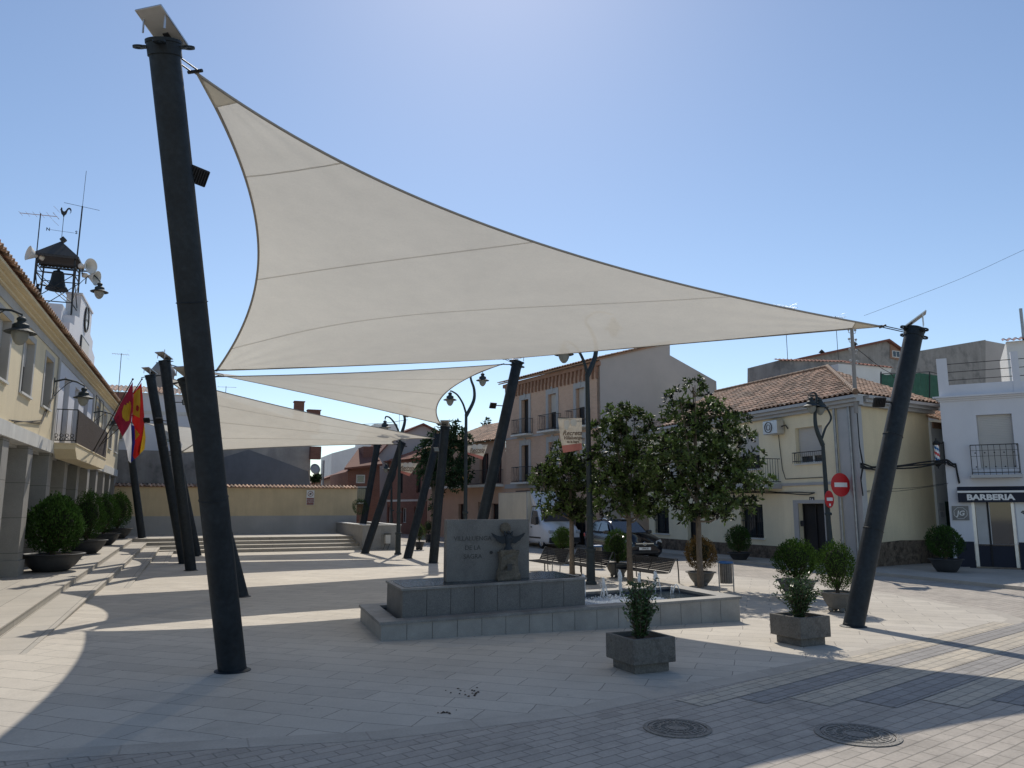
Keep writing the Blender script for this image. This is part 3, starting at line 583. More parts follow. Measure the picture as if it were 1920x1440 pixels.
def slab(mb,x0,y0,x1,y1,top,th): 
    f=lambda x:top+(x-bx0)*.0256; mb.add([(x0,y0,f(x0)-th),(x1,y0,f(x1)-th),(x1,y1,f(x1)-th),(x0,y1,f(x0)-th),(x0,y0,f(x0)),(x1,y0,f(x1)),(x1,y1,f(x1)),(x0,y1,f(x0))],[(3,2,1,0),(4,5,6,7),(0,1,5,4),(1,2,6,5),(2,3,7,6),(3,0,4,7)])
m=MB(); slab(m,bx0-.03,by0-.03,bx1+.03,by1+.03,.80,.034); m.build('plinth_coping','granite',ft)
m=MB(); slab(m,bx0+.05,by0+.12,bx1-.05,by1-.05,.806,.005); m.build('wet_film','water',ft)
mx0,mx1,my=1.33,2.95,.92; zb=.83
m=MB(); m.box(mx0,my,zb,mx1,my+.22,zb+1.13,.008); slb=m.build('monument_slab','granite_dk',ft); slb['label']='upright grey granite slab engraved with three lines of text'
for k,(tx,ty) in enumerate((('VILLALUENGA',.83),('DE LA',.66),('SAGRA',.50))): text('engraved_lettering',tx,.115,'engrave',slb,(mx0+.50,my-.001,zb+ty-.05),FRONT,ext=.002,bold=.001)
m=MB(); m.tube([(mx0+.86,my-.02,zb+.52),(mx0+.86,my+.01,zb+.52)],.03,10); m.build('water_spout','iron',slb)
# brown stone block with a flared base, bronze bird with spread wings, round stone behind it
cx=mx0+1.16
def lump(mb,prof,c,depth,rng,n=14,amp=.012):
    V=[];F=[]
    for (hw,z) in prof:
        for j in range(n):
            t=2*PI*j/n; x=math.copysign(abs(math.cos(t))**.45,math.cos(t))*hw; y=math.copysign(abs(math.sin(t))**.45,math.sin(t))*depth*hw; V.append((c[0]+x+rng.normal()*amp,c[1]+y+rng.normal()*amp,c[2]+z+rng.normal()*amp))
    for i in range(len(prof)-1):
        for j in range(n): q=(j+1)%n; F.append((i*n+j,i*n+q,(i+1)*n+q,(i+1)*n+j))
    F.append(tuple(range((len(prof)-1)*n,len(prof)*n))); mb.add(V,F)
m=MB(); lump(m,[(.235,0),(.24,.06),(.235,.13),(.215,.17),(.19,.24),(.18,.33),(.178,.42),(.182,.5),(.19,.55),(.17,.575)],(cx,my-.13,zb-.01),.55,npr); st=m.build('stone_pedestal','sandstone',ft)
m=MB(); m.box(cx-.06,my-.255,zb+.2,cx+.03,my-.245,zb+.32); m.build('carved_recess','engrave',st)
m=MB(); m.X=Matrix.Translation((cx-.03,my-.03,zb+.97))@Matrix.Rotation(PI/2,4,'X'); m.lathe([(1e-4,.06),(.07,.055),(.10,.03),(.105,0)],n=20,smooth=False); m.build('round_stone','sandstone',slb)
m=MB(); by=my-.13; bz=zb+.57
m.lathe([(.095,0),(.075,.03),(.055,.08),(.06,.14),(.072,.2),(.06,.25),(.035,.28),(.028,.30)],(cx,by,bz),14); m.ball((cx,by-.01,bz+.32),.035,10,8); m.tube([(cx,by-.03,bz+.32),(cx,by-.075,bz+.31)],[.014,.003],6)
for s in (-1,1): m.tube([(cx+s*.05,by,bz+.27),(cx+s*.085,by,bz+.345)],[.035,.012],6)
bird=m.build('bronze_bird','bronze',ft)
for s in (-1,1):
    m=MB(); P=[(.04,.26),(.13,.245),(.22,.26),(.30,.30),(.335,.315),(.30,.25),(.25,.21),(.23,.17),(.18,.15),(.15,.12),(.11,.11),(.05,.13)]; m.prism([(cx+s*x,bz+z) for x,z in P],by-.012,by+.018,'y'); m.build('wing','bronze',bird)
# jets and churned water
fm=Matrix.Translation((2.9,13.07,0))@Matrix.Rotation(FA,4,'Z')
jets=[(1094,1112,1072,0),(1132,1118,1085,1),(1163,1113,1070,0),(1199,1112,1077,0),(1229,1108,1072,2),(1262,1112,1097,3)]
lab=['leftmost water jet, a thin column beside the plinth corner','low ragged second jet right of the lamp post foot','tallest thick jet in the middle of the row','fourth jet from the plinth, slim and upright','fifth jet from the plinth, bending over to the right','lowest, last jet on the right, forked in two arcs']
def foamblob(mb,p,r,rng):
    V=[(p[0]+r*x*rng.uniform(.6,1.3),p[1]+r*y*rng.uniform(.6,1.3),p[2]+r*z*rng.uniform(.6,1.4)) for x,y,z in ((1,0,0),(-1,0,0),(0,1,0),(0,-1,0),(0,0,1),(0,0,-1))]; mb.add(V,[(0,2,4),(2,1,4),(1,3,4),(3,0,4),(2,0,5),(1,2,5),(3,1,5),(0,3,5)])
inv=fm.inverted()
for k,(px,pb,pt,kind) in enumerate(jets):
    yl=1.35 if kind!=3 else 1.2
    # find ground point on basin line
    bp=None
    for Yl in np.linspace(.5,2.1,60):
        P=fm@Vector((0,Yl,0)); dvec=fm.to_3x3()@Vector((1,0,0)); s_,z_=onl(px,pb,(P.x,P.y),(dvec.x,dvec.y))
        if bp is None or abs(z_-zt(s_)+.09)<bp[0]: bp=(abs(z_-zt(s_)+.09),s_,Yl)
    lx,ly=bp[1],max(bp[2],1.0); P=fm@Vector((lx,ly,zt(lx)-.092)); h=(pb-pt)/FPX*math.hypot(P.x,P.y)*1.0
    t=thing('water_jet',lab[k],'water jet',P,0,'water jets rising from the fountain basin'); m=MB()
    if kind<3:
        pts=[];rs=[]
        for i in range(9):
            f=i/8; pts.append((npr.normal()*.006,npr.normal()*.006,f*h)); rs.append((.007+.013*math.sin(PI*min(1,f*1.05))**.7+(.014 if .6<f<.95 else 0)+.012*npr.random())*(1.25 if k in (0,2) else .85))
        rs[-1]=.014; m.tube(pts,rs,7,smooth=False)
        for _ in range(130):
            f=npr.random()**.7; a=npr.random()*6.28; rr=.012+.065*(1-.7*f)*npr.random()+(.03 if kind==1 else 0); foamblob(m,(rr*math.cos(a),rr*math.sin(a),f*h*1.04),.0035+.009*npr.random()**2,npr)
    arcs={2:[(.14,.95)],3:[(.17,1.),(-.06,.8)],0:[(.05,.7)],1:[(.09,.7),(-.07,.5)]}[kind]
    for w_,hh in arcs:
        m.tube([(w_*f, 0, h*(.0 if kind==3 else .3)*0+h*hh*(1-(2*f-1)**2 if kind==3 else 1-f*f)) for f in [i/8 for i in range(9)]],[.010+.004*npr.random() for _ in range(9)],5)
        for i in range(12): f=npr.random(); foamblob(m,(w_*f+npr.normal()*.01,npr.normal()*.015,h*hh*(1-(2*f-1)**2 if kind==3 else 1-f*f)),.004+.006*npr.random(),npr)
    m.build('water_column','foam',t)
m=MB()
for _ in range(3200):
    lx=3.95+1.9*npr.random()**1.15; ly=1.0+npr.normal()*.38; P=fm@Vector((lx,min(max(ly,.34),2.05),zt(lx)-.086)); foamblob(m,(P.x,P.y,P.z),.008+.022*npr.random(),npr)
for _ in range(120):
    P=fm@Vector((.42+1.1*npr.random()**2,.36-.03*npr.random(),.12)); P2=fm@Vector((.35+.05*npr.random(),.5+.1*npr.random(),.228)); foamblob(m,(P2.x,P2.y,P2.z),.01,npr)
tag(m.build('churned_water','foam'),'white churned water under the jets in the basin','water',kind='stuff')

# ================= lanterns =================
def lantern_parts(par,loc,s=1.,rz=0):
    m=MB(); m.at(loc,rz); P=[(.012,.0),(.012,-.06),(.05,-.07),(.085,-.10),(.09,-.13),(.07,-.16),(.075,-.19),(.12,-.215),(.155,-.24),(.16,-.32),(.175,-.335),(.28,-.385),(.30,-.40),(.285,-.41),(.17,-.37),(1e-4,-.36)]
    m.lathe([(r*s,z*s) for r,z in P],n=22,smooth=False); o=m.build('lantern_hood','lampiron',par)
    g=MB(); g.at(loc,rz); g.lathe([(.165*s,-.385*s),(.165*s,-.42*s),(.15*s,-.50*s),(.115*s,-.58*s),(.06*s,-.645*s),(1e-4,-.665*s)],n=18); g.build('globe','globe',o)
    return o
def wall_lamp(P,arm,label,s=1.):
    t=thing('wall_lamp',label,'lamp',P,0,'wall lanterns of the town hall'); a=Vector(arm); m=MB(); m.box(-.02,-.05,-.55,.02,.05,.12)
    L=a.length; m.tube([(0,0,0),a*.35+Vector((0,0,.12)),a*.75+Vector((0,0,.08)),a+Vector((0,0,-.02))],[.03,.028,.025,.02],8)
    m.tube([(0,0,-.5),a*.18+Vector((0,0,-.28)),a*.45+Vector((0,0,.0)),a*.6+Vector((0,0,.08))],.012,6); m.build('bracket','lampiron',t); lantern_parts(t,tuple(a),s); return t

# ================= town hall on the left =================
TX=-4.5; TL=35.
th=thing('town_hall','two storey yellow town hall with a stone pillared arcade and long tiled eave','building',(TX,14,0),PI/2)
ly=lambda Y:Y-14
wins=[(ly(17.3),ly(18.5)),(ly(20.15),ly(21.35)),(ly(23.0),ly(24.2)),(ly(25.95),ly(27.15)),(ly(38),ly(39.2)),(ly(40.9),ly(42.1)),(ly(43.8),ly(45)),(ly(46.7),ly(47.9))]
holes=[(a,b,5.15,6.62) for a,b in wins]; doors=[(ly(29.5),ly(30.6),4.2,6.55),(ly(31.9),ly(33.0),4.2,6.55),(ly(34.3),ly(35.4),4.2,6.55)]
m=MB(); wall(m,ly(28.1),4.25,6.92,[h for h in holes if h[1]<ly(28.1)],0,.25); m.build('upper_wall','wall_y',th); m=MB(); wall(m,TL,4.25,6.92,[h for h in holes if h[0]>ly(36.9)],0,.25,x0=ly(36.9)); m.build('upper_wall','wall_y',th); m=MB()
m.quad((0,9,0),(0,0,3.9),(0,0,7.15),(0,9,7.15)); m.quad((TL,0,3.9),(TL,9,0),(TL,9,7.15),(TL,0,7.15)); m.build('end_walls','wall_y',th)
m=MB(); wall(m,ly(36.9),4.25,6.92,doors,0,.25,x0=ly(28.1)); m.build('centre_bay_wall','bluewhite',th)
m=MB(); m.box(0,-.03,6.92,TL,.1,7.16); 
for y in (28.1,36.9): m.box(ly(y)-.16,-.045,4.25,ly(y)+.16,.05,6.919)
for a,b in wins:
    for q in ((a-.16,a-.002,5.1,6.78),(b+.002,b+.16,5.1,6.78)): m.box(q[0],-.02,q[2],q[1],.05,q[3])
    m.box(a-.002,-.022,6.622,b+.002,.05,6.78); m.box(b-.014,.001,5.152,b-.001,.188,6.618)
m.build('grey_trim','grey_pl',th)
m=MB(); m.box(0,-.06,3.88,TL+.02,.3,4.248); m.build('fascia','fascia',th)
m=MB()
for k,(o,z0,z1) in enumerate(((.10,7.161,7.23),(.2,7.231,7.30),(.34,7.301,7.37))): m.box(0,-o,z0,TL+o*.5,.3,z1)
m.build('cornice','wall_y',th)
m=MB(); sl=R(22); tiled(m,(0,-.42,7.41),(1,0,0),(0,math.cos(sl),math.sin(sl)),TL+.2,lambda a:4.6,.26,.42,.055,.035); m.build('roof','tile_lt',th)
m=MB(); m.quad((0,-.36,7.375),(TL,-.36,7.375),(TL,4.0,9.07),(0,4.0,9.07)); m.quad((0,4,9.07),(TL,4,9.07),(TL,9,7.15),(0,9,7.15)); m.build('roof_deck','tile_rd',th)
PY=[16.3,19.4,22.5,25.5,28.7,31.9,34.9,37.9,40.8,43.7,46.4,49.0]
for y in PY:
    z0=zT(y-.4); m=MB(); m.box(ly(y-.65),0.02,z0-.3,ly(y),.82,3.878); p=m.build('pillar','stone_cl',th)
    m=MB(); m.box(ly(y-.70),-.03,z0-.3,ly(y+.05),.87,z0+.42); m.build('pillar_base','stone_cl',p)
m=MB(); m.box(0,.84,0,TL,.9,.0+.001) if False else None
m.box(0,3.6,0,TL,3.8,3.88); m.box(0,.3,3.80,TL,3.6,3.877); m.build('arcade_back_wall','grey_pl',th)
m=MB()
for y in (20.8,27,33.4,39.4): m.box(ly(y)-.7,3.55,.2,ly(y)+.7,3.598,2.9)
m.build('arcade_door','wood',th)
for k,(a,b) in enumerate(wins): window(th,a,b,5.15,6.62,0,.25,'shutter' if k%3 else 'glass',True,'window',.45,'plastic')
for d in doors: window(th,d[0],d[1],4.2,6.55,0,.25,'shutter',False,'balcony_door',.75,'plastic')
# balcony: slab, side rails, reed screen
b0,b1=ly(28.2),ly(36.8)
m=MB(); m.prism([(b0,4.18),(b0+.0,4.02),(b0+.5,3.74),(b1-.5,3.74),(b1,4.02),(b1,4.18)],-.67,-.062,'y'); m.box(b0-.03,-.70,4.181,b1+.03,-.001,4.22); m.build('balcony_slab','wall_y',th)
rl=rail(th,b0+.03,b1-.03,4.22,0,1.08,.64,.14,0,'balcony_railing','iron',False)
m=MB()
for i in range(4):
    for j in range(2):
        cx_=-.62+.08+i*.15; m.X=Matrix.Translation((b0+.03,cx_,4.34+j*.12))@Matrix.Rotation(PI/2,4,'Y'); m.lathe([(.05,-.006),(.06,0),(.05,.006),(.04,0),(.05,-.006)],n=12)
m.build('scroll_panel','iron',rl)
m=MB()
for i in range(56): z=4.24+i*.0185; m.box(b0+.06,-.672-.004*(i%2),z,b1-.06,-.66,z+.0155,tint=npr.random())
m.build('reed_screen','screen',rl)
# clock gable over the centre bay
m=MB(); gp=[(29.3,7.62),(29.3,8.4),(30.2,8.5),(30.2,8.85),(31.2,9.0),(31.2,9.85),(34.2,9.85),(34.2,9.0),(35.1,8.9),(35.1,8.55),(36.0,8.4),(36.0,7.62)]
m.prism([(ly(y),z) for y,z in gp],-.02,.45,'y'); m.box(ly(31.15),-.06,9.851,ly(34.25),.49,9.92); gb=m.build('clock_gable','bluewhite',th)
m=MB(); m.X=Matrix.Translation((ly(32.7),-.03,9.28))@Matrix.Rotation(PI/2,4,'X'); m.lathe([(.50,.0),(.50,.05),(.455,.06),(.45,.02)],n=30,smooth=False); ck=m.build('clock','iron',gb)
m=MB(); m.X=Matrix.Translation((ly(32.7),-.03,9.28))@Matrix.Rotation(PI/2,4,'X'); m.lathe([(.45,.012),(1e-4,.012)],n=30,smooth=False); m.build('clock_face','signwhite',ck)
m=MB()
m.at((ly(32.7),-.055,9.28),0,0,R(-15)).box(-.015,-.004,-.05,.015,.004,.34); m.at(); m.build('clock_hand','black',ck); m=MB(); m.at((ly(32.7),-.062,9.28),0,0,R(100)).box(-.018,-.004,-.05,.018,.004,.24); m.at(); m.build('clock_hand','black',ck)
m=MB(); m.box(ly(31.8),-.07,7.85,ly(33.8),-.022,8.5); pq=m.build('plaque','iron',gb); m=MB(); m.box(ly(31.88),-.08,7.92,ly(33.72),-.071,8.43); m.build('plaque_face','fascia',pq)
# belfry tower on the roof
BX,BY=-5.2,30.7; bz=8.3; bw=.66
m=MB(); m.box(ly(BY)-.85,-(BX+.85)+TX,bz-.7,ly(BY)+.75,-(BX-.85)+TX,9.2) if False else m.box(ly(29.9),.35,7.8,ly(31.6),2.2,9.15); m.build('belfry_base','bluewhite',th)
bf=thing('belfry','open iron belfry with a small hipped roof above the tiled eave','belfry',(BX,BY,9.15))
m=MB()
for sx in (-1,1):
    for sy in (-1,1): m.tube([(sx*.62,sy*.62,-.3),(sx*.56,sy*.56,1.9)],.03,6)
m.build('tower_legs','iron',bf)
m=MB()
for z in (.12,1.15,1.45):
    for s in (-1,1): m.tube([(-.6,s*.6,z),(.6,s*.6,z)],.02,5); m.tube([(s*.6,-.6,z),(s*.6,.6,z)],.02,5)
for s in (-1,1):
    m.tube([(-.6,s*.61,.12),(.6,s*.59,1.15)],.015,5); m.tube([(.6,s*.61,.12),(-.6,s*.59,1.15)],.015,5); m.tube([(s*.61,-.6,.12),(s*.59,.6,1.15)],.015,5); m.tube([(s*.61,.6,.12),(s*.59,-.6,1.15)],.015,5)
m.build('bracing','iron',bf)
m=MB(); h=.70; m.add([(-h,-h,1.78),(h,-h,1.78),(h,h,1.78),(-h,h,1.78),(0,0,2.5)],[(0,1,4),(1,2,4),(2,3,4),(3,0,4),(3,2,1,0)])
for i in range(12):
    x=-h+2*h*(i+.5)/12
    for s in (-1,1): m.lathe([(.075,0),(1e-4,-.0)],(0,0,0),3) if False else None; m.add([(x-.07,s*h,1.78),(x+.07,s*h,1.78),(x+.05,s*h,1.70),(x-.05,s*h,1.70)],[(0,1,2,3)]); m.add([(s*h,x-.07,1.78),(s*h,x+.07,1.78),(s*h,x+.05,1.70),(s*h,x-.05,1.70)],[(0,1,2,3)])
m.build('hip_roof','roof_lead',bf)
m=MB(); m.lathe([(.03,1.45),(.06,1.40),(.16,1.36),(.2,1.25),(.22,1.05),(.27,.85),(.36,.72),(.37,.69),(.33,.69),(.2,.8)],n=22); m.tube([(-.58,0,1.47),(.58,0,1.47)],.035,6); m.ball((0,0,.66),.06,8,6); 
bell=m.build('bell','bronze',bf)
m=MB(); m.tube([(-.45,-.3,.75),(-.28,0,.8)],.03,6); m.tube([(-.62,-.62,.3),(-.5,-.4,.72)],.05,6); m.ball((-.52,-.45,.5),.12,8,6); m.build('bell_hammer','iron',bf)
wv=thing('weathervane','black rooster weathervane with letters N and S over the belfry','weathervane',(BX,BY,11.65))
m=MB(); m.X=Matrix.Rotation(PI/4,4,'Y'); m.box(-.15,-.15,-.0,.15,.15,.3) if False else m.box(-.13,-.13,.0,.13,.13,.26); m.X=Matrix.Identity(4); wv.scale=(.62,.62,.62); m.tube([(0,0,-.05),(0,0,1.5)],.015,6); m.tube([(-.62,0,.62),(.62,0,.58)],.010,5); m.build('mast','iron',wv)
for t_,x in (('N',-.72),('S',.72)): text('compass_letter',t_,.26,'iron',wv,(x,-.01,.62),FRONT,ext=.012,bold=.006)
m=MB(); rp=[(-.24,1.95),(-.30,1.90),(-.24,1.88),(-.22,1.78),(-.17,1.66),(-.08,1.60),(-.03,1.5),(.03,1.5),(.06,1.6),(.16,1.68),(.20,1.80),(.24,1.92),(.30,2.0),(.38,1.98),(.44,1.86),(.40,1.72),(.48,1.84),(.49,1.98),(.42,2.08),(.30,2.10),(.20,2.04),(.12,1.92),(.04,1.84),(-.06,1.84),(-.13,1.92),(-.14,2.02),(-.20,2.07),(-.25,2.02)]
m.prism([(x*.75,z-.02) for x,z in rp],-.015,.015,'y'); m.build('rooster','iron',wv)
def horn(P,d,label):
    t=thing('horn_speaker',label,'loudspeaker',P,0,'horn speakers on the belfry'); q=Vector(d).normalized().to_track_quat('Z','Y').to_matrix().to_4x4(); m=MB(); m.X=q; m.lathe([(1e-4,-.12),(.09,-.12),(.09,.02),(.05,.04),(.07,.15),(.11,.26),(.18,.34),(.26,.38),(.27,.385),(.25,.37),(.06,.1),(1e-4,.1)],n=20); m.build('horn','fascia',t); m=MB(); m.tube([(0,0,-.02),(0,.0,-.3)],.02,6); m.build('mounting','iron',t)
q=30.7
horn(aY(75,482,30.2),(-.8,-.45,.12),'horn loudspeaker on the left of the belfry, pointing left')
horn(aY(155,499,30.0),(.9,-.75,-.1),'upper horn loudspeaker on the right of the belfry')
horn(aY(162,517,30.2),(.95,-.35,-.25),'lower horn loudspeaker on the right of the belfry')
def yagi(P,h,label,az=0,n=7,L=1.1,up=True,red=False,s=1.):
    t=thing('antenna',label,'antenna',P,0,'television antennas on the roofs'); m=MB(); m.tube([(0,0,0),(0,0,h)],.018,6); m.build('mast','iron',t); c,sn=math.cos(az),math.sin(az)
    m=MB(); m.tube([(-L*.45*c,-L*.45*sn,h-.08),(L*.55*c,L*.55*sn,h-.04)],.012,5)
    for i in range(n): f=-.42+.95*i/(n-1); w_=.16+.10*(n-1-i)/(n-1)*1.3; m.tube([(L*f*c-w_*sn*s,L*f*sn+w_*c*s,h-.06+.02),(L*f*c+w_*sn*s,L*f*sn-w_*c*s,h-.06-.02)],.006,4)
    for w_ in (-.25,0,.25): m.tube([(-L*.42*c-.3*sn,-L*.42*sn+.3*c,h-.06+w_),(-L*.42*c+.3*sn,-L*.42*sn-.3*c,h-.06+w_)],.006,4)
    m.build('elements','alu' if not red else 'peach',t); return t
P=aY(60,560,30.3); yagi((P.x,P.y,8.9),aY(61,398,30.3).z-8.9,'antenna with reddish elements left of the belfry',R(170),6,1.2,red=True)
P=aY(137,545,31.2); t=thing('radio_mast','tall whip antenna with a thin cross arm on the right of the belfry','antenna',(P.x,P.y,8.8)); m=MB(); zc=aY(142,385,31.2).z-8.8; m.tube([(0,0,0),(.05,0,zc)],.025,6); m.tube([(.05,0,zc),(.07,0,aY(144,318,31.2).z-8.8)],.008,5); m.tube([(-.55,0,zc+.05),(.62,0,zc-.08)],.008,5); m.build('whip','iron',t)
wall_lamp((TX,18.4,6.1),(.8,0,.1),'large round lantern on the yellow wall, nearest the camera at the left edge',1.02)
wall_lamp((TX,27.6,6.1),(.85,0,-.08),'round lantern on the pilaster above the left end of the balcony')
wall_lamp((TX,36.9,6.15),(.9,0,-.1),'round lantern beyond the balcony, half behind the crimson flag')
P=aY(150,508,30.1); wall_lamp(P,(aY(188,527,30.1)-P)[:],'round lantern on an arm high on the belfry')
# ladder-like wire frame above the balcony
m=MB()
for (y0,y1,z0,z1) in ((33.6,34.6,5.4,6.5),(35,36,5.3,6.5)):
    for y in (y0,y1): m.tube([(ly(y),-.5,z0-.6),(ly(y),-.5,z1)],.015,5)
    m.tube([(ly(y0),-.5,z1),(ly(y1),-.5,z1)],.015,5)
m.build('iron_frame','iron',th)
m=MB()
for k in range(3): m.tube([(ly(22)+k*.3,-.03,4.3),(ly(26),-.035,4.6+.05*k),(ly(28),-.04,6.0)],.012,5)
m.build('wall_cable','wire',th)

# ================= flags =================
def draped(par,name,mat,px,Y,amp=.05,off=0,dv=3):
    P=[aY(x,y,Y) for x,y in px]; O_=par.location; tri=geometry.tessellate_polygon([[Vector((p.x,p.z,0)) for p in P]]); T=[tuple(P[i] for i in t) for t in tri]
    for _ in range(dv):
        T2=[]
        for a,b,c in T: ab,bc,ca=(a+b)/2,(b+c)/2,(c+a)/2; T2+= [(a,ab,ca),(ab,b,bc),(ca,bc,c),(ab,bc,ca)]
        T=T2
    m=MB(); D=lambda p:(p.x-O_.x,p.y-O_.y+off+amp*math.sin(p.x*13+p.z*2.1)+amp*.5*math.sin(p.x*27-p.z*3),p.z-O_.z); m.add([D(p) for t in T for p in t],[(3*i,3*i+1,3*i+2) for i in range(len(T))],smooth=False)
    return m.build(name,mat,par)
def pole(par,a,b,r=.02): m=MB(); O_=par.location; m.tube([Vector(a)-O_,Vector(b)-O_],r,8); m.ball(tuple(Vector(b)-O_),.04,8,6); return m.build('flag_pole','wood',par)
pb=aX(175,846,-3.83); Yf=pb.y
t=thing('flag','crimson and white flag with a yellow castle on an angled pole at the balcony','flag',pb,0,'flags on the balcony'); pole(t,pb,aY(249,711,Yf))
draped(t,'crimson_cloth','flag_cr',[(249,716),(231,748),(213,783),(222,803),(230,819),(240,803),(245,792),(250,762)],Yf)
draped(t,'white_cloth','flag_wh',[(245,792),(240,803),(231,818),(238,845),(241,864),(245,868),(247,830)],Yf,.04)
draped(t,'castle_emblem','flag_ye',[(245,754),(242,752),(241,757),(238,755),(237,760),(233,759),(229,772),(230,783),(236,790),(242,789),(244,775),(246,762)],Yf,.05,-.03,2)
pb=aX(186,838,-3.83); Yf=pb.y
t=thing('flag','red and yellow striped flag hanging on the pole just right of the crimson flag','flag',pb,0,'flags on the balcony'); pole(t,pb,aY(266,711,Yf))
draped(t,'red_cloth','flag_rd',[(265,717),(256,730),(250,737),(247,790),(252,800),(253,830),(249,855),(252,861),(262,852),(268,815),(271,790),(268,750)],Yf)
draped(t,'yellow_stripe','flag_ye',[(263,728),(256,733),(251,740),(249,777),(262,784),(263,755)],Yf,.05,-.02); draped(t,'yellow_stripe','flag_ye',[(253,803),(262,815),(254,825)],Yf,.05,-.02,2); draped(t,'yellow_stripe','flag_ye',[(270,792),(273,820),(271,842),(261,853),(258,845),(266,820)],Yf,.05,.02,2)
draped(t,'coat_of_arms','flag_rd',[(259,760),(256,761),(255,768),(257,772),(260,770),(261,764)],Yf,.05,-.035,1)
pb=aX(192,832,-3.83); Yf=pb.y-.8
t=thing('flag','dark blue flag hanging low between the crimson and the striped flags','flag',pb,0,'flags on the balcony'); pole(t,pb,aY(252,775,Yf),.015)
draped(t,'blue_cloth','flag_bl',[(246,796),(253,799),(254,830),(252,861),(245,868),(245,830)],Yf)

# ================= back wall and houses behind =================
m=None; bw_=thing('boundary_wall','long low ochre wall with a grey plinth and tile coping at the back of the terrace','wall',(-4.6,48.8,0))
m=MB(); m.box(0,.02,1.66,13.7,.4,3.3); m.build('plaster_face','wall_yb',bw_); m=MB(); m.box(0,0,.3,13.7,.42,1.66); m.build('plinth','grey_pl',bw_)
m=MB(); m.box(-.0,-.04,3.301,13.74,.46,3.34); tiled(m,(0,-.12,3.36),(1,0,0),(0,.94,.34),13.7,lambda a:.36,.22,.4,.05,.02); tiled(m,(13.7,.56,3.36),(-1,0,0),(0,-.94,.34),13.7,lambda a:.36,.22,.4,.05,.02); m.build('tile_coping','tile_lt',bw_)
P=aY(575,919,48.78); Q=aY(588.5,947,48.78); t=thing('wall_sign','white and red notice with a crossed ball symbol on the ochre wall','sign',((P.x+Q.x)/2,48.76,(P.z+Q.z)/2)); w_=(Q.x-P.x)/2; h_=(P.z-Q.z)/2
m=MB(); m.box(-w_,-.02,-h_,w_,.01,h_); bd=m.build('board','signwhite',t)
m=MB(); m.box(-w_+.02,-.026,-h_+.02,w_-.02,-.021,-.02); m.build('red_panel','banner_rd',bd)
m=MB(); m.X=Matrix.Translation((0,-.022,h_*.5))@Matrix.Rotation(PI/2,4,'X'); r=w_*.72; m.lathe([(r,0),(r,.006),(r*.82,.006),(r*.82,0)],n=24,smooth=False); m.X=m.X@Matrix.Rotation(PI/4,4,'Z'); m.box(-r*.85,-.012,0,r*.85,.012,.007); m.build('ban_ring','banner_rd',bd); m=MB(); m.X=Matrix.Translation((.0,-.022,h_*.5))@Matrix.Rotation(PI/2,4,'X'); m.lathe([(r*.35,0),(r*.35,.004),(1e-4,.004)],n=16,smooth=False); m.build('ball_symbol','black',bd)
text('notice_text','PROHIBIDO\nJUGAR A\nLA PELOTA',.085,'signwhite',bd,(0,-.028,-h_*.5),FRONT,ext=.001)
# stone planter at the right end of the stairs
pl=thing('stone_planter','raised grey stone planter wall at the right end of the stairs','planter',(7.86,40.3,0))
m=MB(); 
for i in range(2): m.box(i*1.0,0,0,i*1.0+.992,.3,1.23)
m.box(0,.301,0,.3,8.4,1.23); m.box(1.69,.301,0,1.99,8.4,1.23); m.build('planter_wall','granite_lt',pl)
m=MB(); m.box(-.04,-.04,1.231,2.03,.34,1.28); m.box(-.04,.341,1.231,.34,8.4,1.28); m.box(1.65,.341,1.231,2.03,8.4,1.28); m.build('coping','fascia',pl)
m=MB(); m.box(.301,.301,.2,1.689,8.4,1.2); m.build('soil','soil',pl)
# patched gable house
H=thing('gable_house','big grey patched gable house behind the ochre wall, with two brick chimneys','house',(0,54,0))
gp=[aY(x,y,54) for x,y in ((405,742),(590,799),(584,905))]
poly=[(-1.0,0),(-1.0,10.05),(gp[0].x,gp[0].z-.1),(gp[1].x-.25,gp[1].z-.08),(6.95,0)]
m=MB(); m.prism(poly,0,7,'y'); m.build('wall','render_mix',H)
m=MB(); m.prism([(-1.2,10.1),(gp[0].x,gp[0].z),(gp[1].x+.12,gp[1].z),(gp[1].x+.12,gp[1].z-.22),(gp[0].x,gp[0].z-.2),(-1.2,9.9)],-.25,7.2,'y'); m.build('roof','tile_rd',H)
m=MB(); m.prism([(aY(x,y,54).x,aY(x,y,54).z) for x,y in ((405,862),(466,843),(520,862),(578,884),(581,912),(405,912))],-.03,-.002,'y'); m.build('old_roof_patch','render_dk',H)
for x0,x1,y0,y1 in ((553,570,753,776),(578,600,769,800)):
    a,b=aY(x0,y0,54.6),aY(x1,y1,54.6); m=MB(); m.box(a.x,.6,b.z-.5,b.x,1.3,a.z); m.box(a.x-.05,.55,a.z+.001,b.x+.05,1.35,a.z+.06); m.build('chimney','brick_rd',H)
a,b=aY(580,838,53.8),aY(599,862,53.8); m=MB(); m.box(a.x,-.9,b.z,b.x,-.3,a.z); m.build('boiler_box','brick_rd',H)
H=thing('side_house','white and grey stained house with roller shutters behind the flags','house',(-7.2,52,0))
m=MB(); zt1=aY(300,738,52).z; wall(m,6.9,5.6,zt1,[(2.05,2.6,6.2,7.3),(4.6,5.45,6.1,7.3)],0,.2); m.box(-6,.3,0,6.9,4,zt1-.01); m.quad((6.9,0,0),(6.9,4,0),(6.9,4,zt1),(6.9,0,zt1)); m.build('wall','bluewhite',H)
m=MB(); m.box(-6,-.05,0,6.95,.2,5.598); m.build('lower_wall','render_grey',H)
window(H,2.05,2.6,6.2,7.3,0,.2,'shutter',True,'window',.6); window(H,4.6,5.45,6.1,7.3,0,.2,'shutter',True,'window',.8)
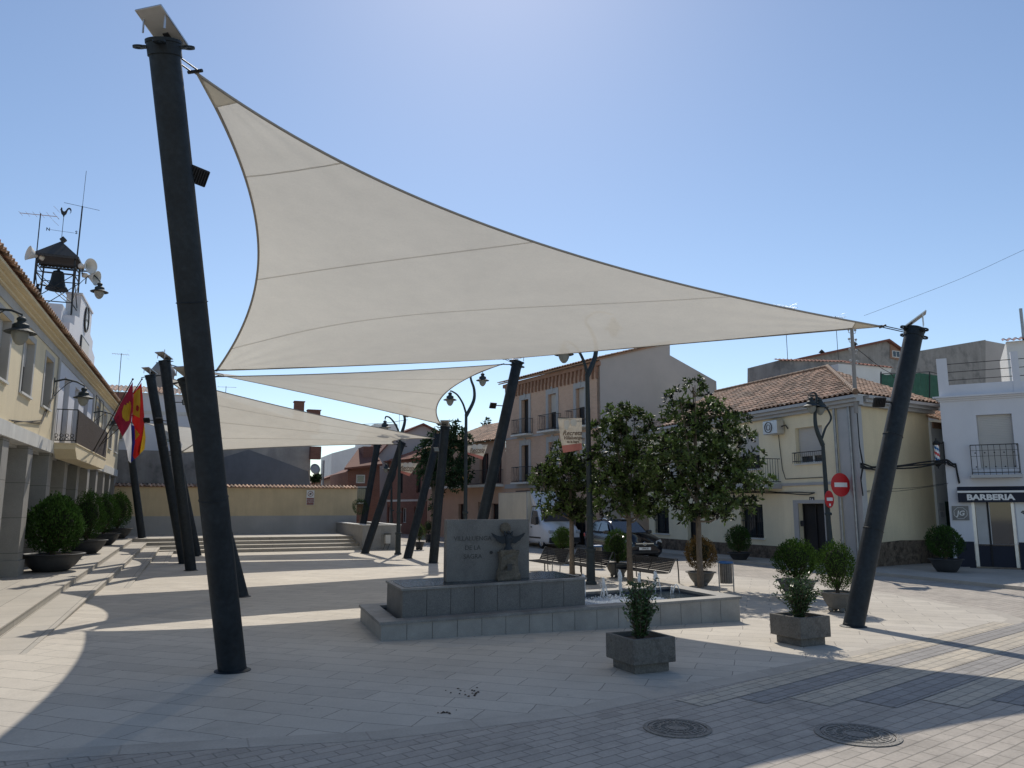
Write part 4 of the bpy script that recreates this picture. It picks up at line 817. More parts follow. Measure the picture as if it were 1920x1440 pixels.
m=MB(); tiled(m,(-.5,-.25,zt1),(1,0,0),(0,.95,.3),7.7,lambda a:2.,.25,.4,.05,.03); m.build('roof','tile',H); m=MB(); m.box(-.2,-.05,zt1-1.3,6.92,-.001,zt1-1.1); m.build('string_course','fascia',H)
a=aY(207,740,51); m=MB(); m.box(a.x+7.2,-1,zt1-1,a.x+8.0,-.3,aY(207,735,51).z); m.build('chimney','brick_rd',H)
a=aY(221,745,50); yagi((a.x,50,a.z-2),aY(222,662,50).z-a.z+2,'antenna on a tall mast above the white house by the flags',R(175),7,.9)
a=aY(423,745,54.5); yagi((a.x,55,a.z-.4),aY(423,724,55).z-a.z+.4,'thin antenna on the patched gable house roof',R(5),5,1.2)
m=MB(); a=aY(303,735,75); t=thing('church_dome','small dark church lantern dome topped by a cross, far behind the left posts','church dome',(a.x,75,0)); zc=aY(303,700,75).z; m.lathe([(.95,0),(.95,zc-.2),(1.1,zc-.1),(1.0,zc+.3),(.6,zc+.9),(.15,zc+1.2),(1e-4,zc+1.3)],n=14); m.build('drum','render_dk',t); m=MB(); zt_=aY(304,655,75).z; m.tube([(0,0,zc+1),(0,0,zt_)],.05,5); m.tube([(-.5,0,zt_-.6),(.5,0,zt_-.6)],.05,5); m.build('cross','alu',t)

# ================= houses on the right =================
def L2(root): return (Matrix.Translation(root.location)@Matrix.Rotation(root.rotation_euler[2],4,'Z')).inverted()
class Fac:
    # facade from far-left end to near-right end; px() converts a photo pixel on it to (x along, z)
    def __init__(s,A,B,name,label,cat='house',group=None):
        s.A=Vector(A); s.B=Vector(B); s.d=(s.B-s.A).normalized(); s.L=(s.B-s.A).length; s.t=thing(name,label,cat,(A[0],A[1],0),math.atan2(s.d.y,s.d.x),group)
    def px(s,x,y): return onl(x,y,(s.A.x,s.A.y),(s.d.x,s.d.y))
    def rect(s,x0,x1,y0,y1):  # px box -> a,b,c,d using its centre lines
        xm,ym=(x0+x1)/2,(y0+y1)/2; a=s.px(x0,ym)[0]; b=s.px(x1,ym)[0]; c=s.px(xm,y1)[1]; d=s.px(xm,y0)[1]; return a,b,c,d
# ---- peach brick three storey house
dv=Vector((-.182,.983)); Ac=Vector((20.2,37.3)); Fb=Fac(Ac+dv*9.9,Ac,'brick_house','three storey peach brick house with grey window surrounds and a brick corbel frieze'); T=Fb.t
ez=10.25; cols=[Fb.px(985,780)[0],Fb.px(1036,770)[0],Fb.px(1089,765)[0]]; ops=[]
for c in cols:
    for z0,z1 in ((3.75,6.05),(6.75,8.95)): ops.append((c-.42,c+.42,z0,z1))
ops+= [(.9,1.9,.1,2.6),(3.6,5.2,.1,2.7),(7.2,8.4,.1,2.6)]
m=MB(); wall(m,9.9,0,ez,ops,0,.28); m.build('front_wall','brick_pk',T)
m=MB(); 
sd=[]
for x,y in ((1130,674),(1250,642),(1256,642),(1256,666),(1343,715)):
    n_=Vector((-Fb.d.y,Fb.d.x)); s_,z_=onl(x,y,(Ac.x,Ac.y),(n_.x,n_.y)); sd.append((s_,z_))
sd=[(0,0),(0,sd[0][1])]+sd[1:]+[(sd[-1][0],0)]
m.prism(sd,9.9-.02,9.9+.0,'x') if False else m.prism(sd,9.62,9.9,'x'); m.build('gable_wall','gable_gr',T)
m=MB(); m.box(0,.05,0,.2,sd[-1][0],ez); m.box(0,sd[-1][0]-.2,0,9.6,sd[-1][0],9); m.build('other_walls','gable_gr',T)
m=MB(); zr=sd[3][1]; yr=sd[3][0]; m.add([(-.3,-.4,ez+.02),(10.0,-.4,ez+.02),(10.0,yr,zr+.05),(-.3,yr,zr+.05),(-.3,-.4,ez-.06),(10.0,-.4,ez-.06),(10.0,yr,zr-.05),(-.3,yr,zr-.05)],[(0,1,2,3),(7,6,5,4),(0,4,5,1),(1,5,6,2),(3,7,4,0)]); m.quad((-.3,yr,sd[4][1]-.05),(9.6,yr,sd[4][1]-.05),(9.6,sd[-1][0],sd[5][1]-.05),(-.3,sd[-1][0],sd[5][1]-.05)); 
sv=Vector((0,yr+.4,zr-ez)); tiled(m,(-.3,-.45,ez+.05),(1,0,0),sv,10.4,lambda a:sv.length,.26,.45,.05,.03); m.build('roof','tile',T)
m=MB(); m.box(-.1,-.18,ez-.3,10,-.002,ez-.07); n=26
for i in range(n): x=.2+9.5*i/(n-1); m.prism([(x-.09,ez-.302),(x+.09,ez-.302),(x+.07,ez-.62),(x+.03,ez-.62),(x+.03,ez-.98),(x-.03,ez-.98),(x-.03,ez-.62),(x-.07,ez-.62)],-.14,-.002,'y')
m.build('corbel_frieze','brick_tr',T)
for a,b,c,d in ops[:6]:
    m=MB()
    for q in ((a-.22,a-.001),(b+.001,b+.22)): m.box(q[0],-.05,c,q[1],.02,d+.3)
    m.box(a-.001,-.048,d-.02,b+.001,.02,d+.3); m.box((a+b)/2-.09,-.075,d+.05,(a+b)/2+.09,.02,d+.42); m.build('stone_surround','surround',T)
m=MB(); m.box(-.02,-.07,3.35,9.92,.02,3.62); m.box(-.02,-.05,6.5,9.92,.02,6.62); m.build('string_course','surround',T)
for a,b,c,d in ops[:6]: window(T,a,b,c,d,0,.28,'shutter' if (a>4) else 'glass',False,'balcony_door',.5,'wood'); rail(T,a-.42,b+.42,c-.05,-.0,.95,.5,.12,.06)
for a,b,c,d in ops[6:]: window(T,a,b,c,d,0,.28,'dark',False,'door',.5,'wood')
# ---- low peach house with tiled roof
P0=Ac+dv*9.92; Fp=Fac(P0+dv*11.5,P0,'low_house','low peach house with a long balcony and pale tiled roof'); T=Fp.t; xl=Fp.px(862,900)[0]
z1=Fp.px(930,830)[1]; z1=6.6
m=MB(); ops=[(Fp.L-3.4,Fp.L-2.2,3.75,5.8),(Fp.L-1.6,Fp.L-.5,3.75,5.9),(Fp.L-6.8,Fp.L-5.6,3.75,5.8),(Fp.L-9.5,Fp.L-8.4,3.75,5.8),(Fp.L-3.6,Fp.L-2.4,.1,2.5),(Fp.L-1.8,Fp.L-.4,.1,2.4),(Fp.L-6.4,Fp.L-5.5,.1,2.4)]
wall(m,Fp.L,0,z1,ops,0,.25); m.box(0,6,0,Fp.L,6.2,z1); m.box(0,.01,0,.2,6,z1); m.build('wall','peach',T)
for q in ops: window(T,*q,0,.25,'dark' if q[2]<1 else 'glass',False,'door' if q[2]<1 else 'balcony_door',.5,'wood_rd')
rail(T,Fp.L-9.9,Fp.L-.3,3.65,0,.95,.8,.13,0,sl=.15); m=MB(); tiled(m,(-.2,-.45,z1),(1,0,0),(0,.93,.36),Fp.L+.1,lambda a:6.2,.26,.42,.05,.03); m.quad((-.2,-.4,z1-.03),(Fp.L,-.4,z1-.03),(Fp.L,5.4,z1+2.2),(-.2,5.4,z1+2.2)); m.build('roof','tile_lt',T)
xf,zf=Fp.px(893,900); t=thing('flag','small red and yellow flag draped on the balcony of the low peach house','flag',Fp.t.matrix_world.translation) ; t.location=(Fp.A.x+Fp.d.x*xf,Fp.A.y+Fp.d.y*xf,zf); t.rotation_euler=T.rotation_euler
for nm,mt,za,zb_ in (('red_band','flag_rd',.42,.25),('yellow_band','flag_ye',.249,-.2),('red_band','flag_rd',-.201,-.4)):
    m=MB(); n=8
    for i in range(n):
        x0,x1=-.42+.84*i/n,-.42+.84*(i+1)/n; f=lambda x:-.86-.03*math.sin(x*14); m.quad((x0,f(x0),zb_),(x1,f(x1),zb_),(x1,f(x1),za),(x0,f(x0),za))
    m.build(nm,mt,t)
m=MB(); m.lathe([(.1,0),(.1,.01),(1e-4,.01)],n=10) if False else m.box(-.16,-.92,-.08,-.02,-.905,.12); m.box(.12,-.92,-.02,.2,-.905,.1); m.build('coat_of_arms','flag_rd',t)
# ---- red brick row
P1=P0+dv*11.6; Fr=Fac(P1+dv*14,P1+dv*.0,'red_brick_house','dark red brick house with a pale string course, centre of the view'); T=Fr.t
z1=6.0; L=Fr.L
ops=[]
for x0,x1,y0,y1 in ((770,780,897,922),(842,848,892,922)): 
    a,b,c,d=Fr.rect(x0,x1,y0,y1); 
    if a>0.3 and b<L-.2: ops.append((a,b,max(c,2.9),min(d,5.4)))
ops=[(L-1.9,L-1.1,3.3,5.0),(L-5.3,L-4.5,3.3,5.0),(L-8.6,L-7.8,3.3,5.0),(L-12,L-11.2,3.3,5),(L-2.2,L-1.1,.1,2.2),(L-4.6,L-3.7,.9,2.1),(L-7.4,L-6.5,.1,2.2),(L-10.8,L-9.6,.1,2.2)]
m=MB(); wall(m,L,0,z1,ops,0,.2); m.box(0,.01,0,.2,6,z1); m.box(L-.2,.01,0,L-.001,6,z1+.0); m.build('wall','brick_rd',T)
m=MB(); m.box(0,-.04,2.62,L,-.001,2.78); m.build('string_course','fascia',T)
for q in ops: window(T,*q,0,.2,'glass' if q[2]>.5 else 'dark',False,'window' if q[2]>.5 else 'door',.5,'white' if q[2]<1 else 'wood')
m=MB(); tiled(m,(-.2,-.35,z1),(1,0,0),(0,.93,.36),L+.3,lambda a:4.,.26,.42,.05,.03); m.quad((0,-.3,z1-.03),(L,-.3,z1-.03),(L,5,z1+1.9),(0,5,z1+1.9)); m.build('roof','tile_rd',T)
# ---- houses closing the far end of the square
def box_house(name,label,Y,pts,depth,mat,roofpts=None,roofmat='tile_rd',extra=None):
    c=aY(*pts[0],Y); t=thing(name,label,'house',(c.x,Y,0)); P=[aY(x,y,Y) for x,y in pts]; m=MB(); m.prism([(p.x-c.x,p.z) for p in P]+[(P[-1].x-c.x,-.0),(P[0].x-c.x,-.0)],0,depth,'y'); m.build('wall',mat,t)
    if roofpts:
        Q=[aY(x,y,Y-.3) for x,y in roofpts]; m=MB()
        for i in range(len(Q)-1):
            a,b=Q[i],Q[i+1]; m.add([(a.x-c.x,-.3,a.z),(b.x-c.x,-.3,b.z),(b.x-c.x,depth,b.z),(a.x-c.x,depth,a.z),(a.x-c.x,-.3,a.z-.16),(b.x-c.x,-.3,b.z-.16),(b.x-c.x,depth,b.z-.16),(a.x-c.x,depth,a.z-.16)],[(0,1,2,3),(7,6,5,4),(0,4,5,1),(1,5,6,2),(3,2,6,7),(0,3,7,4)])
        m.build('roof',roofmat,t)
    return t,c
t,c=box_house('white_gable_house','tall pale grey gable behind the red brick house','66 m' and 66,[(700,905),(700,862),(740,818),(794,795),(850,822),(866,905)],9,'gable_gr',[(696,866),(740,817),(794,793),(853,822)])
t,c=box_house('brick_corner_house','red brick corner house with tiled roof beyond the planter',55,[(652,1000),(652,884),(700,862),(712,862),(712,1000)],8,'brick_rd')
m=MB(); a,b=aY(643,878,55),aY(712,832,55); e_=aY(652,868,55); 
m.add([(a.x-c.x,-.6,a.z),(b.x-c.x+.1,-.6,a.z+.35),(b.x-c.x+.1,3,b.z),(aY(688,845,55).x-c.x,3,b.z-.1)],[(0,1,2,3)]); m.add([(a.x-c.x,-.6,a.z-.14),(b.x-c.x+.1,-.6,a.z+.2),(b.x-c.x+.1,-.6,a.z+.35),(a.x-c.x,-.6,a.z)],[(0,1,2,3)]); m.add([(a.x-c.x,-.6,a.z),(aY(688,845,55).x-c.x,3,b.z-.1),(aY(688,845,55).x-c.x,6,a.z)],[(0,1,2)]); m.build('roof','tile_rd',t)
a,b=aY(684,836,55.5),aY(706,870,55.5); m=MB(); m.box(a.x-c.x,1.0,b.z-1,b.x-c.x,3,a.z); m.build('roof_turret','brick_rd',t)
for x0,x1,y0,y1,mm in ((668,684,890,906,'dark'),(668,690,912,940,'dark')):
    a,b=aY(x0,y0,55),aY(x1,y1,55); f=MB(); f.box(a.x-c.x,-.03,b.z,b.x-c.x,-.002,a.z); o=f.build('window','fascia',t); g=MB(); g.box(a.x-c.x+.08,-.04,b.z+.08,b.x-c.x-.08,-.031,a.z-.08); g.build('pane','glass',o)
a,b=aY(664,938,54.9),aY(688,938,54.9); rail(t,a.x-c.x,b.x-c.x,aY(676,942,55).z,0,1.0,.6,.15)
box_house('far_low_house','far low house with a red tiled roof left of the brick corner',75,[(588,905),(590,902),(645,885),(662,885),(662,905)],8,'peach',[(585,905),(645,884),(664,884)])
box_house('far_white_house','distant whitish block behind the sails with a roof box',85,[(622,850),(690,832),(694,806),(700,806),(702,795),(745,795),(748,812),(800,812),(800,850)],8,'white',None)
# ---- long yellow house with the tiled hipped roof
Fy=Fac((21.8,35.2),(21.8,21.0),'yellow_house','long two storey cream house with a tiled hipped roof and roller shutters'); T=Fy.t; L=Fy.L; EZ=6.1
e2=Vector((.981,.194)); 
W=[('shutter',Fy.rect(1379,1424,812,880),1.,.62),('shutter',Fy.rect(1492,1543,800,868),1.,.8),('shutter',Fy.rect(1249,1297,838,895),1.,.9)]
Gd=[('bars',Fy.rect(1389,1431,946,1008)),('bars',Fy.rect(1227,1254,950,1000))]
a,b,_,_=Fy.rect(1500,1549,945,1050); D1=(a,b,.1,2.32); a,b,_,_=Fy.rect(1289,1312,950,1030); D2=(a,b,.1,2.35)
ops=[w_[1] for w_ in W]+[g_[1] for g_ in Gd]+[D1,D2]
m=MB(); wall(m,L-.85,0,EZ-.25,ops,0,.25); m.build('front_wall','wall_cream',T)
m=MB(); m.box(L-.85,-.05,.0,L+.05,.2,EZ-.25); m.build('corner_pilaster','gutter',T)
m=MB(); m.X=L2(T); A2=Vector((21.8,21.0,0)); E2=Vector((26.5,21.93,0)); n2=Vector((-e2.y,e2.x,0)); m.quad(A2,E2,E2+Vector((0,0,EZ-.25)),A2+Vector((0,0,EZ-.25))); m.quad(E2,E2+n2*9,E2+n2*9+Vector((0,0,EZ)),E2+Vector((0,0,EZ))); m.build('side_wall','wall_y',T)
m=MB(); m.box(0,9.0,0,L,9.2,EZ); m.quad((0,9,0),(0,0,0),(0,0,EZ),(0,9,EZ)); m.quad((0,4.7,8.55),(0,0,EZ),(0,9,EZ),(0,4.7,8.55)); m.build('rear_wall','wall_cream',T)
m=MB(); m.box(0,-.045,.0,D2[0]-.02,.01,.62); m.box(D2[1]+.02,-.045,0,D1[0]-.02,.01,.62); m.box(D1[1]+.25,-.045,0,L-.86,.01,.62); m.build('rubble_plinth','rubble',T)
m=MB(); m.X=L2(T); o_=-n2*.05; q=lambda f,z:Vector((21.8,21,0))+Vector((e2.x,e2.y,0))*f+Vector((0,0,z)); Q=[q(.3,0)+o_,q(4.75,0)+o_,q(4.75,1.0)+o_,q(4,.95)+o_,q(2.2,.98)+o_,q(.3,.9)+o_]; Qb=[p-o_*1.2 for p in Q]
m.add(Q+Qb,[(0,1,2,3,4,5),(5,4,3,9,10,11)]+[(i+1,i,i+6,i+7) for i in range(5)]); m.build('rubble_plinth','rubble',T)
m=MB(); m.box(0,-.06,3.02,L-.86,-.001,3.12); m.build('floor_band','surround',T)
m=MB(); m.box(D1[0]-.0,-.03,.1,D1[0]+.28,-.001,2.32) if False else None
m.box(D1[0]-.26,-.04,.1,D1[0]-.002,.02,2.34); m.box(D1[0]-.002,-.04,2.325,D1[1]+.24,.02,2.45); m.box(D1[1]+.002,-.04,.1,D1[1]+.24,.02,2.324); m.box(D1[0]-.26,-.04,2.341,D1[0]-.003,.02,2.45); m.build('door_surround','surround',T)
for k,(kind,r_,_,sh) in enumerate(W): window(T,*r_,0,.25,kind,True,'window',sh)
for kind,r_ in Gd: window(T,*r_,0,.25,kind,True,'window',1,'black')
for D in (D1,D2): o=window(T,*D,0,.25,'dark',False,'door',1,'black')
r_=W[1][1]; rail(T,r_[0]-.05,r_[1]+.05,r_[2],0,.42,.16,.11,0,'window_railing','iron',False)
a=Fy.px(1375,880)[0]; b=Fy.px(1463,880)[0]; rail(T,a-.3,b,3.12,0,1.0,.75,.13,.0,'balcony_railing','iron',True,.2,'surround')
m=MB(); m.box(r_[0],0,0,0,0,0) if False else None
r0=W[0][1]; m.box(r0[0]+.03,-.03,r0[2]+.05,r0[1]-.03,.1,r0[2]+.4); m.build('planter_box','black',T)
# roof: front plane, right plane, hips, gutter
ridge0=Vector((26.5,35.4,8.5)); ridge1=Vector((26.5,27.0,8.5)); fc=Vector((21.38,20.55,EZ+.1)); far=Vector((21.38,35.4,EZ+.1)); rc=Vector((26.9,21.55,EZ+.1))
m=MB(); m.X=L2(T); sv=Vector((26.5-21.38,0,8.5-EZ-.1)); SL=sv.length; tot=far.y-fc.y; hipL=ridge1.y-fc.y
tiled(m,far,(0,-1,0),sv,tot,lambda a:SL if a<tot-hipL else SL*max(0,(tot-a)/hipL),.25,.38,.05,.035)
e3=(rc-fc).normalized(); rl_=(rc-fc).length; rv=ridge1-fc; up_=rv-e3*rv.dot(e3); f0=rv.dot(e3); SL2=up_.length
tiled(m,fc,e3,up_,rl_,lambda a:SL2*(a/f0 if a<f0 else max(0.05,1-(a-f0)/(rl_-f0+3.5))),.25,.38,.05,.035); m.build('roof','tile_lt',T)
m=MB(); m.X=L2(T); dz=Vector((0,0,.03)); m.quad(far-dz,fc-dz,ridge1-dz,ridge0-dz); m.add([fc-dz,rc-dz,rc+(ridge1-rc)*.6-dz,ridge1-dz],[(0,1,2,3)]); m.quad(ridge0-dz,ridge1-dz,rc-dz+Vector((4,6,0)),ridge0+Vector((5,0,-2.4))); m.build('roof_deck','tile_rd',T)
m=MB(); m.X=L2(T)
def caps(a,b,r=.11,st=.36):
    n=int((b-a).length/st); d=(b-a)/n
    for i in range(n): p=a+d*i; m.tube([p+Vector((0,0,.04)),p+d*1.05+Vector((0,0,.055))],[r,r*.8],8)
caps(fc,ridge1+Vector((0,0,.05))); caps(ridge1+Vector((0,0,.03)),ridge0+Vector((0,0,.03))); m.build('ridge_tiles','tile_lt',T)
m=MB(); m.X=L2(T)
def gut(a,b,o):
    o=Vector(o)
    for z0,z1,k in ((EZ-.06,EZ+.05,1.),(EZ-.18,EZ-.062,.72),(EZ-.3,EZ-.182,.4)):
        P=[a,b,b+o*k,a+o*k]; m.add([Vector((p.x,p.y,z)) for z in (z0,z1) for p in P],[(0,1,5,4),(1,2,6,5),(2,3,7,6),(3,0,4,7),(3,2,1,0),(4,5,6,7)])
gut(Vector((21.79,35.2,0)),Vector((21.79,20.62,0)),(-.46,0,0)); gut(Vector((21.9,20.98,0)),Vector((26.6,21.9,0)),(.09,-.45,0)); m.build('gutter','gutter',T)
m=MB()
for x,y in ((L-.25,-.1),(L-.95,-.1)): m.tube([(x,y,0.05),(x,y,EZ-.2)],.05,8)
m.build('downpipe','galv',T)
# details fixed to the house
def onface(F,x,y,out=0): s_,z_=F.px(x,y); n_=Vector((F.d.y,-F.d.x)); return Vector((F.A.x+F.d.x*s_+n_.x*out,F.A.y+F.d.y*s_+n_.y*out,z_))
t=thing('air_conditioner','grey air conditioning unit high on the cream wall between the shuttered windows','air conditioner',onface(Fy,1459,802),T.rotation_euler[2]); m=MB(); m.box(-.42,-.42,-.28,.42,-.08,.28,.02); m.box(-.3,-.079,-.3,.3,-.001,-.26); cs=m.build('casing','alu',t); m=MB(); m.X=Matrix.Translation((-.1,-.422,0))@Matrix.Rotation(PI/2,4,'X'); m.lathe([(.22,0),(.22,.02),(.2,.02),(.2,0)],n=20); m.lathe([(.12,0),(.12,.015),(.1,.015)],n=16); m.build('fan_grille','plastic',cs); m=MB(); m.tube([(.4,-.2,.0),(.55,-.1,.05),(.62,-.05,-.1)],.025,6); m.tube([(.05,-.05,-.28),(.15,-.03,-1.7),(.3,-.03,-2.1),(2.3,-.03,-2.1)],.014,5); m.build('pipe','wire',cs)
t=thing('house_number_plate','small black number plate above the dark front door','number plate',onface(Fy,1523,938,.01),T.rotation_euler[2]); m=MB(); m.box(-.12,-.02,-.12,.12,0,.12); pl_=m.build('plate','black',t); text('number','34',.2,'signwhite',pl_,(0,-.023,0),FRONT,ext=.001,bold=.003)
t=thing('mailbox','small black letterbox on the grey door surround','letterbox',onface(Fy,1509,982,.0),T.rotation_euler[2]); m=MB(); m.box(-.14,-.09,-.1,.06,-.041,.12,.01); m.build('box','black',t)
# ---- white house beyond the corner
n2d=Vector((-e2.y,e2.x)); S0=Vector((26.45,21.93)); S1=S0+Vector((e2.x,e2.y))*3.6
Fw=Fac((S0.x,S0.y),(S1.x,S1.y),'white_house','narrow white house between the yellow side wall and the barber shop'); Fw.t.location=(S0.x+.02,S0.y-.10,0); T=Fw.t
m=MB(); m.box(0,0,0,3.6,4,5.5); m.build('wall','white',T); m=MB(); tiled(m,(-.15,-.3,5.55),(1,0,0),(0,.93,.36),3.8,lambda a:3.5,.24,.36,.05,.03); m.build('roof','tile',T); m=MB(); m.box(.1,-.05,5.25,3.6,-.001,5.5); m.build('eave_band','brick_tr',T)
m=MB(); m.box(.55,-.03,.1,1.2,-.001,2.4); m.build('door','net',T)
t=thing('meter_box','small grey meter box with a cable on the white house','meter box',aY(1758,950,22.0)); m=MB(); m.box(-.12,-.18,-.15,.12,-.05,.15,.01); m.box(-.06,-.16,-.4,.08,-.05,-.2); m.build('box','gutter',t); m=MB(); m.tube([(0,-.08,.15),(-.05,-.08,.8),(-.1,-.08,1.5)],.008,4); m.build('cable','wire',t)
# ---- barber shop
dB=Vector((.622,-.783)); A0=Vector((25.03,20.18)); Fs=Fac(A0,A0+dB*8,'barber_shop','white two storey barber shop with a roof terrace and a dark awning','building'); T=Fs.t
L=8.; CZ=6.0
dr=Fs.rect(1835,1905,945,1068); wd=Fs.rect(1833,1900,778,905); 
xa=Fs.px(1826,1000)[0]; xb=Fs.px(1907,1000)[0]; wsh=Fs.px(1830,780)[0]; wsh2=Fs.px(1897,780)[0]
ops=[(xa+.0,xb,.12,2.55),(wsh,wsh2,3.55,5.45)]
m=MB(); wall(m,L,.98,CZ,[(xa,xb,.9,2.55),(wsh,wsh2,3.55,5.45)],0,.25); m.box(0,.002,0,.2,7,CZ-.01); m.quad((0,7,0),(0,0,0),(0,0,CZ),(0,7,CZ)); m.build('wall','bluewhite',T)
m=MB(); m.box(.12,-.03,0,xa-.02,.02,.98); m.box(xb+.02,-.03,0,L,.02,.98); m.build('dark_dado','navy',T)
m=MB(); m.box(xa,.06,.12,xa+.1,.16,2.55); m.box(xb-.1,.06,.12,xb,.16,2.55); m.box(xa+.1,.06,2.4,xb-.1,.16,2.55); 
fr=m.build('shop_front_frame','alu',T); m=MB(); m.box(xa+.1,.1,.12,xb-.1,.13,.85); m.build('kick_panel','navy',fr); m=MB(); m.box(xa+.1,.11,.851,xb-.1,.13,2.399); m.build('pane','glass',fr); m=MB(); m.box((xa*.62+xb*.38)-.03,.07,.12,(xa*.62+xb*.38)+.03,.099,2.4); m.build('mullion','black',fr); m=MB(); m.box(xa+.12,.085,.9,xa+.55,.1,2.4); m.build('white_blind','gutter',fr)
window(T,wsh,wsh2,3.55,5.45,0,.25,'shutter',False,'balcony_door',1.)
ra=Fs.px(1822,880)[0]; rb=Fs.px(1912,880)[0]; ro=rail(T,ra,rb,3.3,0,1.05,.4,.16,0,'balcony_railing','iron',True,.1,'gutter')
m=MB()
for z in (3.5,3.95,4.15): m.box(ra,-.41,z,rb,-.395,z+.012)
for i in range(5):
    x=ra+(rb-ra)*(i+.5)/5
    for z in (3.58,4.07): m.lathe([(1e-4,-.03),(.03,0),(1e-4,.03)],(x,-.42,z),8)
m.build('railing_ornament','iron',ro)
m=MB(); 
for o_,z0,z1 in ((.05,CZ,CZ+.06),(.12,CZ+.061,CZ+.12),(.22,CZ+.121,CZ+.18)): m.box(-o_,-o_,z0,L,.3,z1)
m.build('cornice','bluewhite',T)
# roof terrace
p1=Fs.px(1777,700)[0]; p2=Fs.px(1898,700)[0]; p3=Fs.px(1912,700)[0]; tz=CZ+.18; hz=Fs.px(1770,672)[1]; lz=Fs.px(1840,718)[1]
m=MB(); m.box(0,0,tz,max(.28,p1),.3,hz); m.box(p2,0,tz,p3,.3,hz+.05); m.box(max(.28,p1),.02,tz,p2,.28,max(tz+.25,lz)); m.box(0,.301,tz,.22,6,hz-.3); m.box(p3,.02,tz,L,.28,tz+.4); m.box(p3+1.6,0,tz,p3+1.9,.3,hz); m.build('terrace_parapet','bluewhite',T)
m=MB(); z0=max(tz+.25,lz)
for k in range(3): z=z0+.1+(hz-z0-.1)*(k+.3)/3; m.tube([(max(.28,p1),.15,z),(p2,.15,z)],.014,6); m.tube([(.1,.4,z),(.1,6,z)],.014,6); m.tube([(p3,.15,z),(p3+1.6,.15,z)],.014,6)
m.build('terrace_rails','iron',T); m=MB(); m.box(.2,.3,tz-.2,L,7,tz+.01); m.build('terrace_floor','gutter',T)
# awning with the shop name
ay=Fs.px(1795,930); az0=Fs.px(1800,942)[1]; az1=Fs.px(1800,919)[1]; x0=Fs.px(1796,930)[0]
aw=thing('awning','dark navy shop awning with a white stripe and white lettering','awning',(A0.x+dB.x*x0,A0.y+dB.y*x0,0),T.rotation_euler[2])
m=MB(); m.box(0,-.22,az0,6,-.16,az1-.1); m.build('valance','navy',aw); m=MB(); m.box(-.01,-.235,az1-.099,6,-.15,az1-.03); m.build('stripe','signwhite',aw); m=MB(); m.add([(0,-.16,az1-.03),(6,-.16,az1-.03),(6,-.002,az1+.12),(0,-.002,az1+.12),(0,-.16,az0+.05),(6,-.16,az0+.05),(6,-.002,az0+.05),(0,-.002,az0+.05)],[(0,1,2,3),(7,6,5,4),(4,5,1,0),(3,7,4,0)]); m.build('canopy','navy',aw)
tx0=Fs.px(1812,934)[0]-x0; tx1=Fs.px(1902,934)[0]-x0; tt=text('shop_lettering','BARBERIA',.27,'signwhite',aw,((tx0+tx1)/2,-.225,(az0+az1-.1)/2),FRONT,ext=.003,bold=.012); bpy.context.view_layer.update(); tt.scale=((tx1-tx0)/max(tt.dimensions.x,.1),1,1)
# barber pole, plaque, window decal
P=onface(Fs,1770,850,.0); t=thing('barber_pole','striped red, white and blue barber pole on the corner of the barber shop','barber pole',P,T.rotation_euler[2]); cx_,cy_=-.22,-.12
m=MB(); m.box(-.02,-.14,-.42,.03,-.05,.42); m.tube([(0,-.1,.36),(cx_,cy_,.36)],.02,6); m.tube([(0,-.1,-.36),(cx_,cy_,-.36)],.02,6); m.build('bracket','black',t)
m=MB(); m.lathe([(1e-4,.56),(.02,.54),(.02,.48),(.06,.45),(.12,.40),(.13,.34),(.10,.30)],(cx_,cy_,0),16); m.build('end_cap','black',t); m=MB(); m.lathe([(.10,-.30),(.13,-.34),(.12,-.40),(.06,-.46),(.02,-.49),(.02,-.54),(1e-4,-.56)],(cx_,cy_,0),16); m.build('end_cap','black',t)
m=MB(); n=24; hh=.30; V=[];F=[];mi=[]; rows=12
for j in range(rows):
    for i in range(n):
        a0,a1=2*PI*i/n,2*PI*(i+1)/n; z0=-hh+2*hh*j/rows; z1=-hh+2*hh*(j+1)/rows; k=int(((i/n)*3+(j/rows)*4.5)*1.334)%4; m.cur=[0,1,0,2][k]; m.add([(cx_+.085*math.cos(a0),cy_+.085*math.sin(a0),z0),(cx_+.085*math.cos(a1),cy_+.085*math.sin(a1),z0),(cx_+.085*math.cos(a1),cy_+.085*math.sin(a1),z1),(cx_+.085*math.cos(a0),cy_+.085*math.sin(a0),z1)],[(0,1,2,3)],smooth=False)
m.build('striped_cylinder',['signwhite','red','blue'],t)
P=onface(Fs,1801,962,.005); t=thing('monogram_plaque','square grey tile plaque with a white monogram beside the shop door','plaque',P,T.rotation_euler[2]); m=MB(); m.box(-.26,-.03,-.25,.26,0,.25); pq=m.build('tile','granite',t); text('monogram','JG',.24,'signwhite',pq,(0,-.034,-.01),FRONT,ext=.002,bold=.004,shear=.2)
m=MB(); o8=[(.2*math.cos(PI/8+k*PI/4)*1.08,.2*math.sin(PI/8+k*PI/4)*1.05) for k in range(8)]
for i in range(8): a,b=o8[i],o8[(i+1)%8]; m.tube([(a[0],-.032,a[1]),(b[0],-.032,b[1])],.007,4)
m.build('border','signwhite',pq)
xs_=xb+.28; m=MB(); dc=thing('window_decal','white shop panel with black curved lettering at the right edge','sign',(A0.x+dB.x*(xb+.03),A0.y+dB.y*(xb+.03),0),T.rotation_euler[2]); m.box(0,-.03,1.0,1.6,-.001,2.45); pnl=m.build('panel','signwhite',dc)
for k,ch in enumerate('BARBER'): a=R(150-k*24); text('curved_lettering',ch,.22,'black',pnl,(.78+.62*math.cos(a),-.034,1.72+.55*math.sin(a)),(PI/2,-(a-PI/2)*1.0,0),ext=.002,bold=.006)
